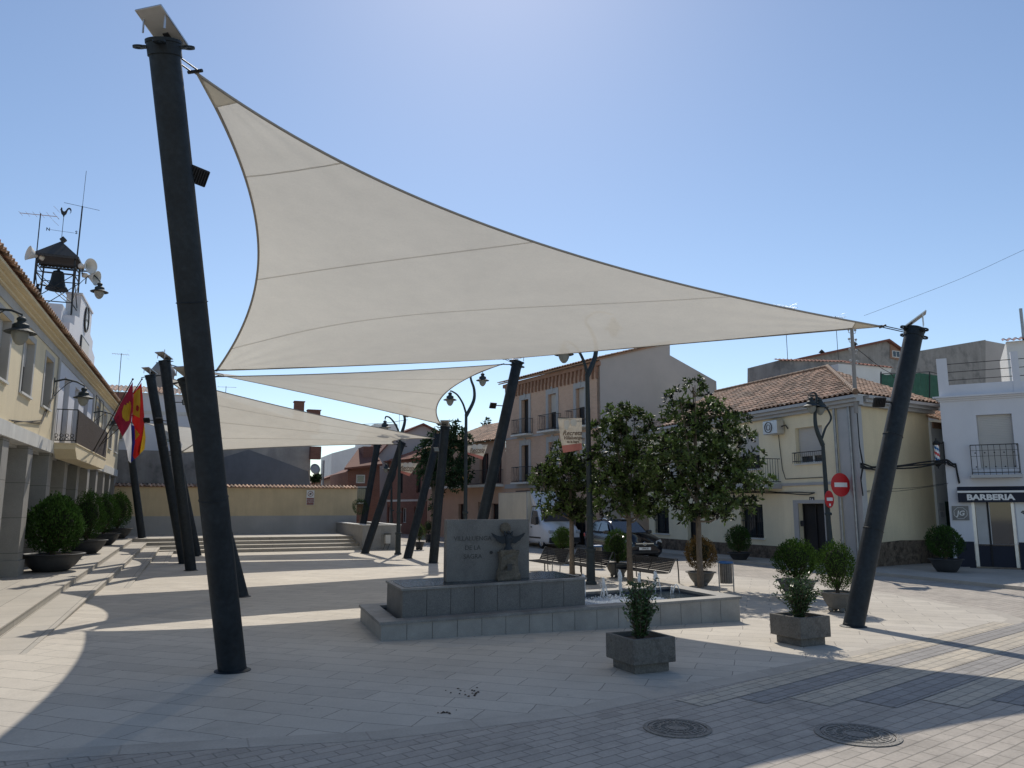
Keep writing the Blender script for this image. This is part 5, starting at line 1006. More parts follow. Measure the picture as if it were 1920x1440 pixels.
for k,ch in enumerate('ATLETI'[:0]+'& TATTOO'[2:]): a=R(215+k*26); text('curved_lettering',ch,.15,'black',pnl,(.78+.62*math.cos(a),-.034,1.72+.52*math.sin(a)),(PI/2,-(a+PI/2),0),ext=.002,bold=.006)
m=MB(); m.X=Matrix.Translation((.78,-.032,1.7))@Matrix.Rotation(PI/2,4,'X'); m.lathe([(.3,0),(.3,.004),(.26,.004)],n=24); m.build('oval_ring','black',pnl)
# building behind at the right edge
P=aY(1886,640,24.5); t=thing('end_house','white building with a red tile coping and a pipe at the right edge','house',(P.x,24.5,0),T.rotation_euler[2]); m=MB(); zt2=aY(1886,641,24.5).z; m.box(0,0,0,9,6,zt2); m.build('wall','white',t); m=MB(); tiled(m,(-.15,-.2,zt2),(1,0,0),(0,.96,.28),9,lambda a:.8,.24,.36,.05,.03); m.build('roof','tile_rd',t); m=MB(); m.tube([(.75,.4,zt2),(.75,.4,aY(1911,590,25).z)],.07,8); m.build('flue_pipe','galv',t)
# ---- hill houses behind the right roofs
t,c=box_house('coped_wall_house','low grey stained wall with a tile coping, just above the long tiled roof',36,[(1463,760),(1463,675),(1592,678),(1592,760)],3,'render_grey')
m=MB(); a=aY(1461,676,35.9); b=aY(1594,679,35.9); tiled(m,(a.x-c.x,-.1,a.z),(b.x-a.x,0,b.z-a.z),(0,.95,.3),b.x-a.x,lambda q:.5,.28,.4,.05,.03); m.build('tile_coping','tile_rd',t)
t,c=box_house('white_annex','small white annex with a red tile edge beside the green netting',33,[(1572,760),(1572,682),(1672,690),(1650,760)],3,'white'); m=MB(); a=aY(1592,681,32.9); b=aY(1674,690,32.9); tiled(m,(a.x-c.x,-.1,a.z),(b.x-a.x,0,b.z-a.z),(0,.95,.3),b.x-a.x,lambda q:.5,.28,.4,.05,.03); m.build('tile_coping','tile_rd',t)
t,c=box_house('grey_house','tall brown grey rendered house with a brick gable end',42,[(1505,760),(1505,671),(1668,637),(1694,655),(1694,760)],5,'render_grey',[(1503,670),(1668,635),(1696,655)]); 
m=MB(); P=[aY(x,y,41.96) for x,y in ((1669,640),(1692,656),(1692,678),(1669,671))]; m.prism([(p.x-c.x,p.z) for p in P],-.06,-.01,'y'); m.build('brick_panel','brick_tr',t); a,b=aY(1673,657,41.9),aY(1688,671,41.9); m=MB(); m.box(a.x-c.x,-.1,b.z,b.x-c.x,-.062,a.z); o=m.build('window','white',t); m=MB(); m.box(a.x-c.x+.05,-.11,b.z+.05,(a.x+b.x)/2-c.x-.03,-.101,a.z-.05); m.box((a.x+b.x)/2-c.x+.03,-.11,b.z+.05,b.x-c.x-.05,-.101,a.z-.05); m.build('pane','glass',o)
for (x,y,Y) in ((1541,655,42.5),(1603,640,42.5)):
    P=aY(x,y+10,Y); m=MB(); m.lathe([(.09,-.6),(.09,.12),(.1,.13),(.22,.16),(.05,.36),(1e-4,.4)],(P.x-c.x,.5,P.z),12); m.build('chimney_cowl','iron',t)
box_house('stained_wall_house','big stained grey block behind the barber shop terrace',46,[(1705,760),(1705,661),(1848,637),(1848,760)],5,'render_grey'); box_house('beige_block','plain beige grey block right of the stained one',47,[(1846,760),(1846,638),(1900,648),(1900,760)],5,'gable_gr')
t=thing('netted_terrace','green netting stretched on iron posts above the tiled roofs','netting',aY(1650,745,27.5)); O_=t.location; m=MB()
P=[(1650,699),(1662,703),(1680,701),(1700,704),(1724,699),(1745,702),(1768,706)]
for i in range(len(P)-1):
    a,b=aY(*P[i],27.5),aY(*P[i+1],27.5); cc,dd=aY(P[i][0],752,27.5),aY(P[i+1][0],752,27.5); n=4
    for k in range(n):
        f=lambda p,q,h:p*(1-h)+q*h; m.quad(f(cc,dd,k/n)-O_+Vector((0,.05*(k%2),0)),f(cc,dd,(k+1)/n)-O_+Vector((0,.05*((k+1)%2),0)),f(a,b,(k+1)/n)-O_+Vector((0,.05*((k+1)%2),0)),f(a,b,k/n)-O_+Vector((0,.05*(k%2),0)))
m.build('net','net',t); m=MB()
for x in (1652,1743,1766): m.tube([aY(x,755,27.4)-O_,aY(x,697,27.4)-O_],.03,5)
m.tube([aY(1652,701,27.4)-O_,aY(1743,697,27.4)-O_,aY(1768,703,27.4)-O_],.02,5); m.build('frame','iron',t)
a=aY(1477,675,36.5); t=yagi((a.x,36.5,a.z-.3),aY(1474,574,36.5).z-a.z+.3,'long comb antenna above the coped grey wall',R(185),12,1.9)
a=aY(1573,690,37); yagi((a.x,37,a.z-.5),aY(1577,594,37).z-a.z+.5,'antenna cluster beside the utility pole',R(170),8,1.4)
a=aY(748,812,70); yagi((a.x,70,a.z-2),aY(708,772,70).z-a.z+2,'small far antenna above the pale gable',0,5,2.2)
a=aY(641,880,60); t=thing('roof_flue','thin metal flue on a far roof left of the brick corner house','flue',(a.x,70,3)); m=MB(); m.tube([(0,0,0),(0,0,aY(641,864,70).z-3)],.12,8); m.build('pipe','galv',t)
a=aY(590,880,53.6); t=thing('satellite_dish','grey satellite dish on a bracket at the edge of the patched gable house','satellite dish',(a.x,53.6,a.z)); m=MB(); m.X=Matrix.Rotation(R(75),4,'X')@Matrix.Rotation(R(20),4,'Y'); m.lathe([(1e-4,.0),(.2,.03),(.36,.09),(.37,.095),(.2,.045),(1e-4,.02)],n=18); m.X=Matrix.Identity(4); m.tube([(0,0,0),(-.5,.2,0)],.03,6); m.tube([(0,0,-.2),(0,-.4,.1)],.012,5); m.build('dish','gutter',t)
a=aY(586,905,53.4); 
t=thing('utility_pole','wooden utility pole with insulators rising over the corner of the long tiled roof','utility pole',(21.45,20.75,5.9)); tp=aY(1597,618,20.75); O_=t.location; m=MB(); m.tube([(.1,0,-.4),tp-O_],[.075,.06],8); m.build('pole','render_grey',t); m=MB()
for z in (.15,.5,.9,1.3):
    for s in (-1,1): p=tp-O_-Vector((0,0,z)); m.tube([p,p+Vector((s*.16,0,.03)),p+Vector((s*.16,0,.12))],.012,5); m.lathe([(.02,0),(.045,.03),(.045,.06),(.02,.08)],(p.x+s*.16,p.y,p.z+.1),8)
m.build('insulators','gutter',t)
def cable(label,pts,r=.012,sag=.0,n=1,grp=None):
    pts=[Vector(p) for p in pts]; t=thing('overhead_cable',label,'cable',pts[0],0,grp); 
    for k in range(n):
        m=MB(); P=[]
        for i in range(len(pts)-1):
            for j in range(8):
                f=j/8; p=pts[i]*(1-f)+pts[i+1]*f; p.z-=sag*4*f*(1-f)*(1+.4*k); P.append(p+Vector((0,0,-.05*k+.02*math.sin(i*3+j*.9+k*2)))-pts[0])
        P.append(pts[-1]-pts[0]); m.tube(P,r,5); m.build('cable','wire',t)
    return t
cable('thick bundle of black cables crossing from the yellow corner to the barber shop',[(21.75,20.9,3.72),(22.6,20.9,3.62),onface(Fs,1775,862,.15),onface(Fs,1792,870,.1),onface(Fs,1799,905,.08)],.028,.03,3)
cable('two thin slack wires lower down across the yellow side wall',[(21.9,20.85,2.75),onface(Fs,1778,906,.1)],.008,.03,2)
cable('thin wire rising to the upper right over the tiled roofs',[aY(1620,592,24),aY(1925,466,19)],.006,.1)
cable('cable from the utility pole down behind the right foreground post',[aY(1608,655,22),aY(1670,700,25),aY(1715,745,27)],.014,.05)
cable('black cable running along the cream house at floor height',[onface(Fy,1255,925,.07),onface(Fy,1440,921,.07),onface(Fy,1530,924,.07)],.018,.02,2)
cable('tangle of cables down the corner of the yellow house',[(21.7,20.85,5.6),(21.65,20.8,4.4),(21.75,20.8,3.7),(21.6,20.8,3.2),(21.7,20.85,2.6)],.02,.0,3)
cable('thin wires above the farthest sail leading to the far roofs',[aY(640,797,60),aY(765,787,60)],.02,.1)

# ================= street lamps =================
def street_lamp(B,label,fork,arms,lanterns,r=(.085,.055)):
    # arms: list of (pixel path, radii); lanterns: pixel hang points; all at the lamp's own distance
    t=thing('street_lamp',label,'street lamp',B,0,'forked street lamps round the plaza'); Y=B.y
    L=lambda x,y:aY(x,y,Y)-Vector((B.x,B.y,0)); fk=L(*fork); m=MB()
    m.lathe([(.17,0),(.17,.06),(.13,.1),(.12,.9),(.15,.93),(.15,1.0),(.105,1.04)],n=16,smooth=False); m.tube([(0,0,1.0),(fk.x*.4,0,fk.z*.4),(fk.x,fk.y,fk.z)],[r[0]*1.15,r[0],r[1]*1.15],12); m.lathe([(.11,1.9),(.12,1.92),(.12,1.98),(.10,2.0)],n=14)
    m.build('post','lampiron',t)
    for path,rad in arms:
        m=MB(); P=[L(*p) for p in path]; Q=[]
        for i in range(len(P)-1):
            p0=P[max(i-1,0)];p1=P[i];p2=P[i+1];p3=P[min(i+2,len(P)-1)]
            for k in range(5): u=k/5; Q.append(.5*((2*p1)+(p2-p0)*u+(2*p0-5*p1+4*p2-p3)*u*u+(3*p1-p0-3*p2+p3)*u*u*u))
        Q.append(P[-1]); rr=[rad[0]+(rad[1]-rad[0])*i/(len(Q)-1) for i in range(len(Q))]; m.tube(Q,rr,8); m.build('arm','lampiron',t)
    for p in lanterns: lantern_parts(t,L(*p),1.0)
    return t
P=G(1108,1096); street_lamp(P,'tall forked street lamp standing behind the fountain jets, with a banner',(1101,700),[([(1101,700),(1094,676),(1083,655),(1070,643),(1058,640)],(.05,.03)),([(1101,705),(1115,672),(1117,645),(1108,620),(1098,600),(1120,585),(1150,590)],(.085,.02))],[(1057,640),(1150,592)])
P=Vector((10.6,31.6,0)); P=G(872,1048); street_lamp(P,'forked street lamp with two lanterns left of the tall leaning post',(874,776),[([(874,776),(868,757),(858,741),(848,734),(844,733)],(.05,.03)),([(874,780),(888,752),(889,730),(883,711),(884,700),(895,694),(905,697)],(.085,.02))],[(844,733),(905,697)])
P=G(746,1040); street_lamp(P,'forked street lamp at the corner of the stone planter, partly behind a sail',(750,816),[([(750,816),(742,797),(732,784),(724,781),(722,786)],(.05,.03)),([(750,820),(757,800),(759,785),(754,770),(750,762),(756,755),(764,757)],(.085,.02))],[(722,786),(764,757)])
P=G(1560,1071); street_lamp(P,'forked street lamp in front of the cream house carrying two no entry signs',(1543,835),[([(1543,835),(1531,805),(1528,780),(1530,758),(1531,742),(1526,736),(1518,738)],(.08,.02)),([(1541,822),(1548,802),(1558,785),(1552,768),(1538,750),(1528,742),(1515,741)],(.045,.02))],[(1520,741),(1536,744)])
P=G(734,1012); street_lamp(P,'small distant forked street lamp between the left of centre posts',(734,905),[([(734,905),(730,885),(727,868)],(.06,.03)),([(734,905),(741,890),(741,872),(735,862)],(.07,.02))],[(724,868),(741,862)])

def banner(P,px,label,red_frac,txt,arm):
    t=thing('street_banner',label,'banner',P,0,'fabric banners hung on the street lamps'); Y=P.y; Q=[aY(x,y,Y-.05)-P for x,y in px]   # tl,tr,br,bl
    f=lambda u,v: (Q[0]*(1-u)+Q[1]*u)*(1-v)+(Q[3]*(1-u)+Q[2]*u)*v+Vector((0,.03*math.sin(u*5+v*3),0))
    def patch(v0,v1,mat,nm,off=0,u0=0,u1=1):
        m=MB(); n=10; k=8
        for j in range(k):
            for i in range(n):
                a,b,c,d=[f(u0+(u1-u0)*(i+x)/n,v0+(v1-v0)*(j+y)/k)+Vector((0,off,0)) for x,y in ((0,0),(1,0),(1,1),(0,1))]; m.quad(a,b,c,d)
        return m.build(nm,mat,t)
    cl=patch(0,1-red_frac,'banner','cloth'); patch(1-red_frac,1,'banner_rd','red_hem')
    w_=(Q[1]-Q[0]).length; ang=math.atan2((Q[1]-Q[0]).z,(Q[1]-Q[0]).x)
    for u,v,r in ((.35,.16,.13),(.62,.14,.14),(.3,.27,.1)): 
        m=MB(); p=f(u,v)+Vector((0,-.035,0)); m.X=Matrix.Translation(p)@Matrix.Rotation(PI/2,4,'X'); m.lathe([(r*w_,0),(r*w_*.6,.003),(1e-4,.003)],n=16,smooth=False); m.build('round_motif','banner_lt',cl)
    for k,(s,sz,v) in enumerate(txt): text('banner_lettering',s,sz*w_,'banner_ink',cl,f(.5,v)+Vector((0,-.04,0)),(PI/2,-ang,0),ext=.001,bold=.004,shear=.35 if k<2 else 0)
    m=MB(); a0=Vector(arm[0])-P; m.tube([aY(*arm[0],Y)-P,aY(*arm[1],Y)-P],.015,6) if False else m.tube([arm[0]-P,arm[1]-P],.014,6); m.build('banner_arm','iron',t); return t
Y=G(1108,1096).y; banner(Vector((aY(1075,782,Y))),[(1046,784),(1090,784),(1092,843),(1056,849)],'cream banner with brown lettering and a red hem on the lamp behind the fountain',.21,[('Recreta',.26,.46),('Villaluenga',.19,.60),('de la Sagra',.12,.72)],(aY(1046,783,Y),aY(1106,786,Y)))
Y=G(872,1048).y; banner(Vector((aY(895,835,Y))),[(877,835),(914,834),(905,862),(877,852)],'wind folded cream banner on the lamp left of the tall leaning post',.22,[('Recreta',.24,.42),('Villaluenga',.17,.62)],(aY(872,834,Y),aY(915,833,Y)))
Y=G(746,1040).y; banner(Vector((aY(770,870,Y))),[(749,868),(783,869),(768,893),(749,886)],'small far cream banner with a red hem on the lamp at the stone planter',.22,[('Recreta',.24,.42),('Villaluenga',.17,.62)],(aY(747,868,Y),aY(785,869,Y)))
# no entry signs
B=G(1560,1071)
def noentry(cx,cy,rx,ry,Y,label,post=None,sub=False):
    c=aY(cx,cy,Y); e=aY(cx,cy-ry,Y); r=(e-c).length; t=thing('no_entry_sign',label,'traffic sign',c,R(-2 if not sub else 18)); m=MB(); m.X=Matrix.Rotation(PI/2,4,'X'); m.lathe([(1e-4,-.012),(r,-.012),(r,.012),(1e-4,.012)],n=36,smooth=False); d=m.build('disc','red',t); m=MB(); m.box(-r*.68,-.018,-r*.19,r*.68,-.0125,r*.19); m.build('white_bar','signwhite',d)
    if sub: m=MB(); m.box(-.06,-.018,-r*.8,.05,-.0125,-r*.5); m.build('sticker','signwhite',d)
    m=MB(); m.box(-.04,.013,-.06,.04,.09,.06); m.build('clamp','galv',t)
    if post: m=MB(); m.tube([(.0,.07,r*.6),(.0,.07,-c.z)],.032,8); m.build('post','galv',t)
    return t
noentry(1576,909,17,22,21.5,'large red no entry sign on its own grey post by the yellow corner',True)
noentry(1555,936,7,16,B.y-.15,'small red no entry sign fixed to the street lamp, turned aside',False,True)

# ================= bushes in bowls =================
def bush_mesh(mb,h,w,rng,n=5200,core=True,lw=(.05,.024),shape=1.):
    # upright conifer ball: many small flat sprays round a lumpy volume (base at z=0)
    ph=rng.random(8)*6.28
    th=rng.random(n)*2*PI; cz=1-2*rng.random(n); lump=1+.07*np.sin(3*th+ph[0]+2*cz)+.06*np.sin(5*th+ph[1]-4*cz)+.05*np.sin(9*th+7*cz+ph[2])+.04*np.sin(14*th-9*cz+ph[3])
    rr=lump*(.72+.30*rng.random(n)**.6); sx=np.sqrt(1-cz**2)
    z=cz*h/2; prof=np.where(cz>0,(1-.12*shape*cz),1.)
    D=np.stack([np.cos(th)*sx*prof,np.sin(th)*sx*prof,cz],1); C=np.stack([D[:,0]*w/2*rr,D[:,1]*w/2*rr,z*rr+h/2],1); C[:,2]=np.maximum(C[:,2],.02)
    dd=D*np.array([.7,.7,.5])+np.array([0,0,.75])+rng.normal(size=(n,3))*.35; dd/=np.linalg.norm(dd,axis=1)[:,None]
    leaves(mb,C,dd,lw[0]*(.7+.7*rng.random(n))*w,lw[1]*(.7+.6*rng.random(n))*w,rng,.2)
def bowl_bush(name_label,P,w,h,rim,bh,seed,mat='thuja',bmat='bowl',n=5200,feet=True,shape=1.,group='clipped conifers in round bowls'):
    rng=np.random.default_rng(seed); t=thing('potted_bush',name_label,'potted bush',P,rng.random()*6,group); r=rim/2; z0=.07 if feet else 0
    m=MB(); m.lathe([(r*.42,z0),(r*.5,z0+.01),(r*.72,z0+bh*.35),(r*.88,z0+bh*.75),(r*.92,bh-.03),(r,bh-.025),(r,bh),(r*.86,bh),(r*.84,bh-.06)],n=30,smooth=True); b=m.build('bowl',bmat,t)
    m=MB(); m.lathe([(r*.85,bh-.05),(1e-4,bh-.03)],n=24); m.build('soil','soil',b)
    if feet:
        for k in range(4): a=k*PI/2+.4; m=MB(); m.ball((r*.42*math.cos(a),r*.42*math.sin(a),.06),.06*max(1,rim),8,6); m.build('foot',bmat,b)
    m=MB(); m.tube([(0,0,bh-.06),(0.01,0,bh+h*.5)],[.06*w,.03*w],6)
    for k in range(7): a=k*.9; m.tube([(0,0,bh+.02),(w*.25*math.cos(a),w*.25*math.sin(a),bh+h*.4)],[.03*w,.012*w],5)
    m.build('stem','stem',t)
    m=MB(); bush_mesh(m,h,w,rng,n,shape=shape); m.v=[(x,y,z+bh+.03) for x,y,z in m.v]; f=m.build('foliage',mat,t)
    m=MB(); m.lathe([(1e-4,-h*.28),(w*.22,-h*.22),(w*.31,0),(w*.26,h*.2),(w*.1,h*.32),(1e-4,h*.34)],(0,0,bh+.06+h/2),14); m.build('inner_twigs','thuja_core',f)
    return t
def zP(x,Y): return Vector((x,Y,zT(Y)))
lb=[((-3.92,26.3),(55,155,940,1043),1.74),((-3.9,33.3),(146,207,938,1020),1.5),((-3.85,38.4),(188,226,940,1012),1.4),((-3.8,43.9),(207,251,932,1000),1.45)]
ll=['largest dark clipped conifer in a black bowl, nearest on the terrace by the arcade','second clipped conifer along the arcade, pointed at the top','third clipped conifer along the arcade, squeezed between its neighbours','farthest clipped conifer of the arcade row, close to the ochre wall']
for k,((x,Y),(x0,x1,y0,y1),rim) in enumerate(lb): bowl_bush(ll[k],zP(x,Y),[1.55,1.2,1.1,1.25][k],[1.6,1.75,1.66,1.75][k],rim,.50,20+k,'thuja_dk','bowl',9000 if k==0 else 6000,False,shape=2.4)
rb_=[((1315,1098),(1289,1345,1014,1072),'browned dried bush in a grey bowl behind the rightmost magnolia','thuja_br','bowl_grey'),
((1387,1054),(1366,1410,990,1036),'dark bush in a bowl standing in the shade below the barred window','thuja_dk','bowl'),
((1496,1122),(1459,1534,1021,1088),'bright green rounded bush in a grey bowl, the left one by the right post','thuja','bowl_grey'),
((1573,1147),(1541,1608,1027,1110),'bright green bush in a grey tub touching the right foreground post','thuja','bowl_grey'),
((1776,1078),(1747,1808,992,1048),'deep green bush in a dark bowl beside the barber shop dado','thuja_dk','bowl'),
((1056,1056),(1036,1073,993,1030),'half hidden green bush behind the leftmost bench','thuja','bowl_grey'),
((1158,1082),(1132,1180,999,1056),'green bush in a grey bowl between middle bench and dark car','thuja','bowl_grey'),
((786,1031),(777,799,984,1016),'small far bush with a bright edge, between the two centre posts','thuja','bowl'),
((803,1017),(794,811,978,1002),'small dark far bush near the red brick house door','thuja_dk','bowl')]
for k,(b,(x0,x1,y0,y1),lab_,mt,bm) in enumerate(rb_):
    P=G(*b); Dp=(Vector((P.x,P.y,0))-Vector((0,0,0))).dot(Vector((float(_fw[0]),float(_fw[1]),0))) ; s_=Dp/FPX; w_=(x1-x0)*s_; bh=max(.28,(b[1]-y1)*s_*.98); bowl_bush(lab_,P,w_,(y1-y0)*s_*1.02,w_*1.0,bh,40+k,mt,bm,5200 if k<7 else 2200,True)
# clipped ball tree in the planter
P=aY(666,980,43.); t=thing('topiary_tree','small ball clipped tree on a thin stem in the stone planter','topiary tree',(P.x+.25,43,1.2)); m=MB(); m.tube([(0,0,0),(.02,0,.9)],.025,6); m.build('trunk','bark',t); m=MB(); bush_mesh(m,.85,.85,npr,2600,shape=0); m.v=[(x,y,z+.55) for x,y,z in m.v]; m.build('crown','conifer',t)
# low plants in the planter
m=None
# ================= square concrete planters =================
def box_planter(P,rz,s,label,plantseed,ph,pw,n,mat='shrub'):
    t=thing('concrete_planter',label,'planter',P,rz,'square weathered concrete planters'); h=.45; a=s/2; b=a*.8
    m=MB(); m.box(-b,-b,0,b,b,h*.27); m.build('base','concrete',t)
    m=MB(); w_=.05
    for (r0,z) in ((a*.98,h*.27),(a,h*.29),(a,h*.985),(a*.985,h)): m.v+= [(-r0,-r0,z),(r0,-r0,z),(r0,r0,z),(-r0,r0,z)]
    i_=a-w_; m.v+= [(-i_,-i_,h),(i_,-i_,h),(i_,i_,h),(-i_,i_,h),(-i_,-i_,h*.8),(i_,-i_,h*.8),(i_,i_,h*.8),(-i_,i_,h*.8)]
    for k in range(5):
        for i in range(4): j=(i+1)%4; m.f.append([k*4+i,k*4+j,k*4+4+j,k*4+4+i]); m.t.append(.5); m.m.append(0)
    m.f.append([3,2,1,0]); m.t.append(.5); m.m.append(0); m.build('box','concrete',t)
    m=MB(); m.v=[(-i_,-i_,h*.86),(i_,-i_,h*.86),(i_,i_,h*.86),(-i_,i_,h*.86)]; m.f=[[0,1,2,3]]; m.t=[.5]; m.m=[0]; m.build('soil','soil',t)
    rng=np.random.default_rng(plantseed); p=thing('planter_shrub',label.split(' planter')[0]+' plant','shrub',(0,0,0)); p.location=(P[0],P[1],h*.86); p['label']={1:'upright dark green shrub growing in the nearer square planter',2:'pale spreading leafy shrub growing in the farther square planter'}[plantseed]
    m=MB(); C=[];D=[]
    for k in range(n):
        az=rng.random()*6.28; out=pw*.5*(.25+.75*rng.random()); tip=Vector((out*math.cos(az),out*math.sin(az),ph*(.45+.55*rng.random()))); base=Vector((.04*math.cos(az),.04*math.sin(az),0)); mid=base*.4+tip*.6+Vector((-.15*tip.x,-.15*tip.y,0)); m.tube([base,mid,tip],[.008,.006,.003],4)
        for f in np.linspace(.08,1,13):
            q=qb(base,tip,mid,f)
            for _ in range(3):
                d=rng.normal(size=3); d[2]=abs(d[2])*.6+.2; d/=np.linalg.norm(d); C.append(np.array(q)+rng.normal(size=3)*.022); D.append(d)
    m.build('stems','stem',p); m=MB(); C=np.array(C);D=np.array(D); leaves(m,C,D,.05+.035*rng.random(len(C)),.026,rng,.15); m.build('leaves',mat,p); return t
P=G(1222,1262); box_planter((P.x,P.y+.28,0.006),R(3),.68,'square weathered concrete planter in the shade, nearest the camera',1,.80,.56,50)
P=G(1527,1212); box_planter((P.x,P.y+.3,0.006),R(4),.655,'square weathered concrete planter in the sun, near the right foreground post',2,.68,.82,54)

# ================= benches =================
def bench(P,length,label,rz=0.,first=None):
    # local: length along +y, seat towards -x, back at x=0
    t=thing('bench',label,'bench',P,rz,'slatted benches facing the fountain')
    sm=MB(); 
    for k in range(6): x=-.10-.085*k; sm.box(x-.034,0.06,.425-.004*k,x+.034,length-.06,.455-.004*k)
    sm.build('seat','slat',t)
    bm_=MB()
    for k in range(8): z=.50+.062*k; x=-.03+.028*k; bm_.X=Matrix.Translation((x,0,z))@Matrix.Rotation(R(24),4,'Y'); bm_.box(-.012,.06,-.028,.012,length-.06,.028)
    bm_.build('backrest','slat',t)
    for y in (.03,length-.03,length*.5):
        m=MB(); m.tube([(-.58,y,.40),(-.55,y,.435),(-.12,y,.40),(-.03,y,.44),(.08,y,.72),(.19,y,.98)],[.02]*6,8) if abs(y-length*.5)>.1 else m.tube([(-.5,y,.41),(-.1,y,.40),(0,y,.45),(.12,y,.74)],.016,8); m.build('side_frame','bowl_grey' if abs(y-length*.5)>.1 else 'iron',t)
    for y in (.03,length-.03):
        m=MB(); m.tube([(-.48,y,.41),(-.50,y,0)],.018,8); m.build('leg','galv',t); m=MB(); m.tube([(.17,y,.95),(.24,y,.97),(.27,y,.5),(.28,y,0)],.018,8); m.build('leg','iron',t)
    m=MB(); m.tube([(-.3,length*.5,.40),(-.3,length*.5,.06)],.022,8); m.lathe([(.09,0),(.09,.015),(.03,.05)],(-.3,length*.5,0),14); m.build('leg','iron',t)
    return t
for (xb,(xa,ya),(xc,yc),lab_) in ((12.95,(1187,1045),(1268,1050),'rightmost slatted bench, nearest the blue topped litter bin'),(12.05,(1083,1034),(1150,1041),'middle slatted bench, crossed by the lamp post'),(11.45,(1022,1024),(1071,1029),'leftmost slatted bench, right of the monument')):
    y0=aX(xc,yc,xb).y; y1=aX(xa,ya,xb).y; b_=bench((xb-.19,y0,.004),y1-y0,lab_); b_.scale=(1,1,.72 if xb>12.5 else .82)
# litter bins
def bin_(P,label,rz=0,blue=True,s=1.):
    t=thing('litter_bin',label,'litter bin',P,rz,'litter bins'); w_=.20
    for x in (-w_,w_): m=MB(); m.tube([(x,0,0),(x,0,.82)],.018,8); m.build('leg','galv',t)
    m=MB(); m.tube([(-w_,0,.16),(w_,0,.16)],.012,6); m.build('crossbar','galv',t)
    m=MB(); n=16
    for k in range(n):
        a=2*PI*k/n; m.X=Matrix.Translation((.155*math.cos(a),.155*math.sin(a),.5))@Matrix.Rotation(a,4,'Z'); m.box(-.008,-.024,-.27,.008,.024,.27,tint=npr.random())
    m.build('slatted_body','zinc',t); m=MB(); m.lathe([(1e-4,.24),(.145,.24),(.145,.76)],n=16); m.build('liner','plastic',t)
    m=MB(); m.lathe([(.165,.76),(.20,.765),(.205,.80),(.18,.82),(.15,.80),(.15,.765)],n=20); m.build('rim','blue' if blue else 'white',t); t.scale=(s,s,s); return t
P=G(1364,1110); bin_((P.x-.02,P.y,.004),'slatted litter bin with a blue rim right of the benches',R(-20),True,.95)
P=G(1120,1066); bin_((P.x,P.y,.004),'blue rimmed litter bin half hidden behind the middle bench',R(10))
t=thing('wall_litter_bin','small white litter bin on thin legs against the stone planter','litter bin',(9.3,40.05,0)); 
a,b=aY(723,1002,40.05),aY(731,1019,40.05); m=MB(); m.box(a.x-9.3-.02,-.12,b.z,b.x-9.3,.12,a.z,.02); m.build('body','fascia',t); m=MB(); m.tube([(a.x-9.3,0,b.z),(a.x-9.42,0,0)],.012,6); m.tube([(b.x-9.3,0,b.z),(b.x-9.42,0,0)],.012,6); m.box(a.x-9.36,-.15,a.z+.001,b.x-9.27,.15,a.z+.04); m.build('stand','iron',t)

# ================= magnolia trees =================
def tree(label,B,crown,seed,nclump,rosettes,ls=.17,mat='magnolia',trunk_r=.085,lean=0.,fork=None,group='young magnolia trees behind the benches',name='magnolia_tree',kill=None):
    # crown: list of ellipsoid lobes (x,y,z,rx,ry,rz) in metres from the trunk foot
    rng=np.random.default_rng(seed); t=thing(name,label,'tree',B,0,group); fz=fork or min(c[2]-c[5]*.8 for c in crown); top=max(c[2] for c in crown)
    m=MB(); m.tube([(0,0,-.05),(lean*.3,.01,fz*.5),(lean*.6,0,fz)],[trunk_r*1.15,trunk_r*.9,trunk_r*.85],10); m.tube([(lean*.6,0,fz-.02),(lean,.05,(fz+top)/2),(lean,0,top)],[trunk_r*.8,trunk_r*.45,.02],8)
    for k,c in enumerate(crown):
        e=Vector((c[0],c[1],c[2])); s=Vector((lean*.6,0,fz+(.15+.1*(k%4))*(max(c[2]-fz,.3))*.6)); m.tube([s,s*.5+e*.5+Vector((0,0,-.08)),e],[trunk_r*.45,trunk_r*.25,.012],6)
        for _ in range(3): d=Vector(rng.normal(size=3)); d.normalize(); q=e+Vector((d.x*c[3],d.y*c[4],d.z*c[5]))*.75; m.tube([e*.9+s*.1,q],[.014,.006],4)
    m.build('trunk','bark',t)
    vol=np.array([c[3]*c[4]*c[5] for c in crown])**.75; vol/=vol.sum(); C=[];D=[];TT=[]
    for c,v in zip(crown,vol):
        k=max(3,int(nclump*v))
        for _ in range(k):
            d=rng.normal(size=3); d/=np.linalg.norm(d); r=.30+(.80+.22*rng.normal()*(rng.random()<.35))*rng.random()**.6; cen=np.array([c[0]+d[0]*c[3]*r,c[1]+d[1]*c[4]*r,c[2]+d[2]*c[5]*r]); out=d*.8+np.array([0,0,.45]); out/=np.linalg.norm(out)
            nz=math.sin(cen[0]*4.1+seed)*math.sin(cen[1]*3.7+seed*2)*math.sin(cen[2]*4.6+seed*3)+.5*math.sin(cen[0]*7.9+cen[2]*6.3+seed)*math.sin(cen[2]*8.7-cen[0]*5)
            if nz<-.2 and r>.35: continue
            a1=np.cross(out,rng.normal(size=3)); a1/=np.linalg.norm(a1); a2=np.cross(out,a1); ph=rng.random()*6.28; ct=rng.random()*.8
            for q in range(rosettes):
                a=ph+q*2.4; dd=out*(.25+.7*q/rosettes)+(a1*math.cos(a)+a2*math.sin(a))*.9+rng.normal(size=3)*.15; dd/=np.linalg.norm(dd); C.append(cen+rng.normal(size=3)*.02); D.append(dd); TT.append(ct+.2*rng.random())
    C=np.array(C);D=np.array(D); n=len(C); m=MB(); leaves(m,C,D,ls*(.65+.6*rng.random(n)),ls*.42*(.8+.4*rng.random(n)),rng,.18,tint=np.array(TT)); m.build('crown',mat,t); return t
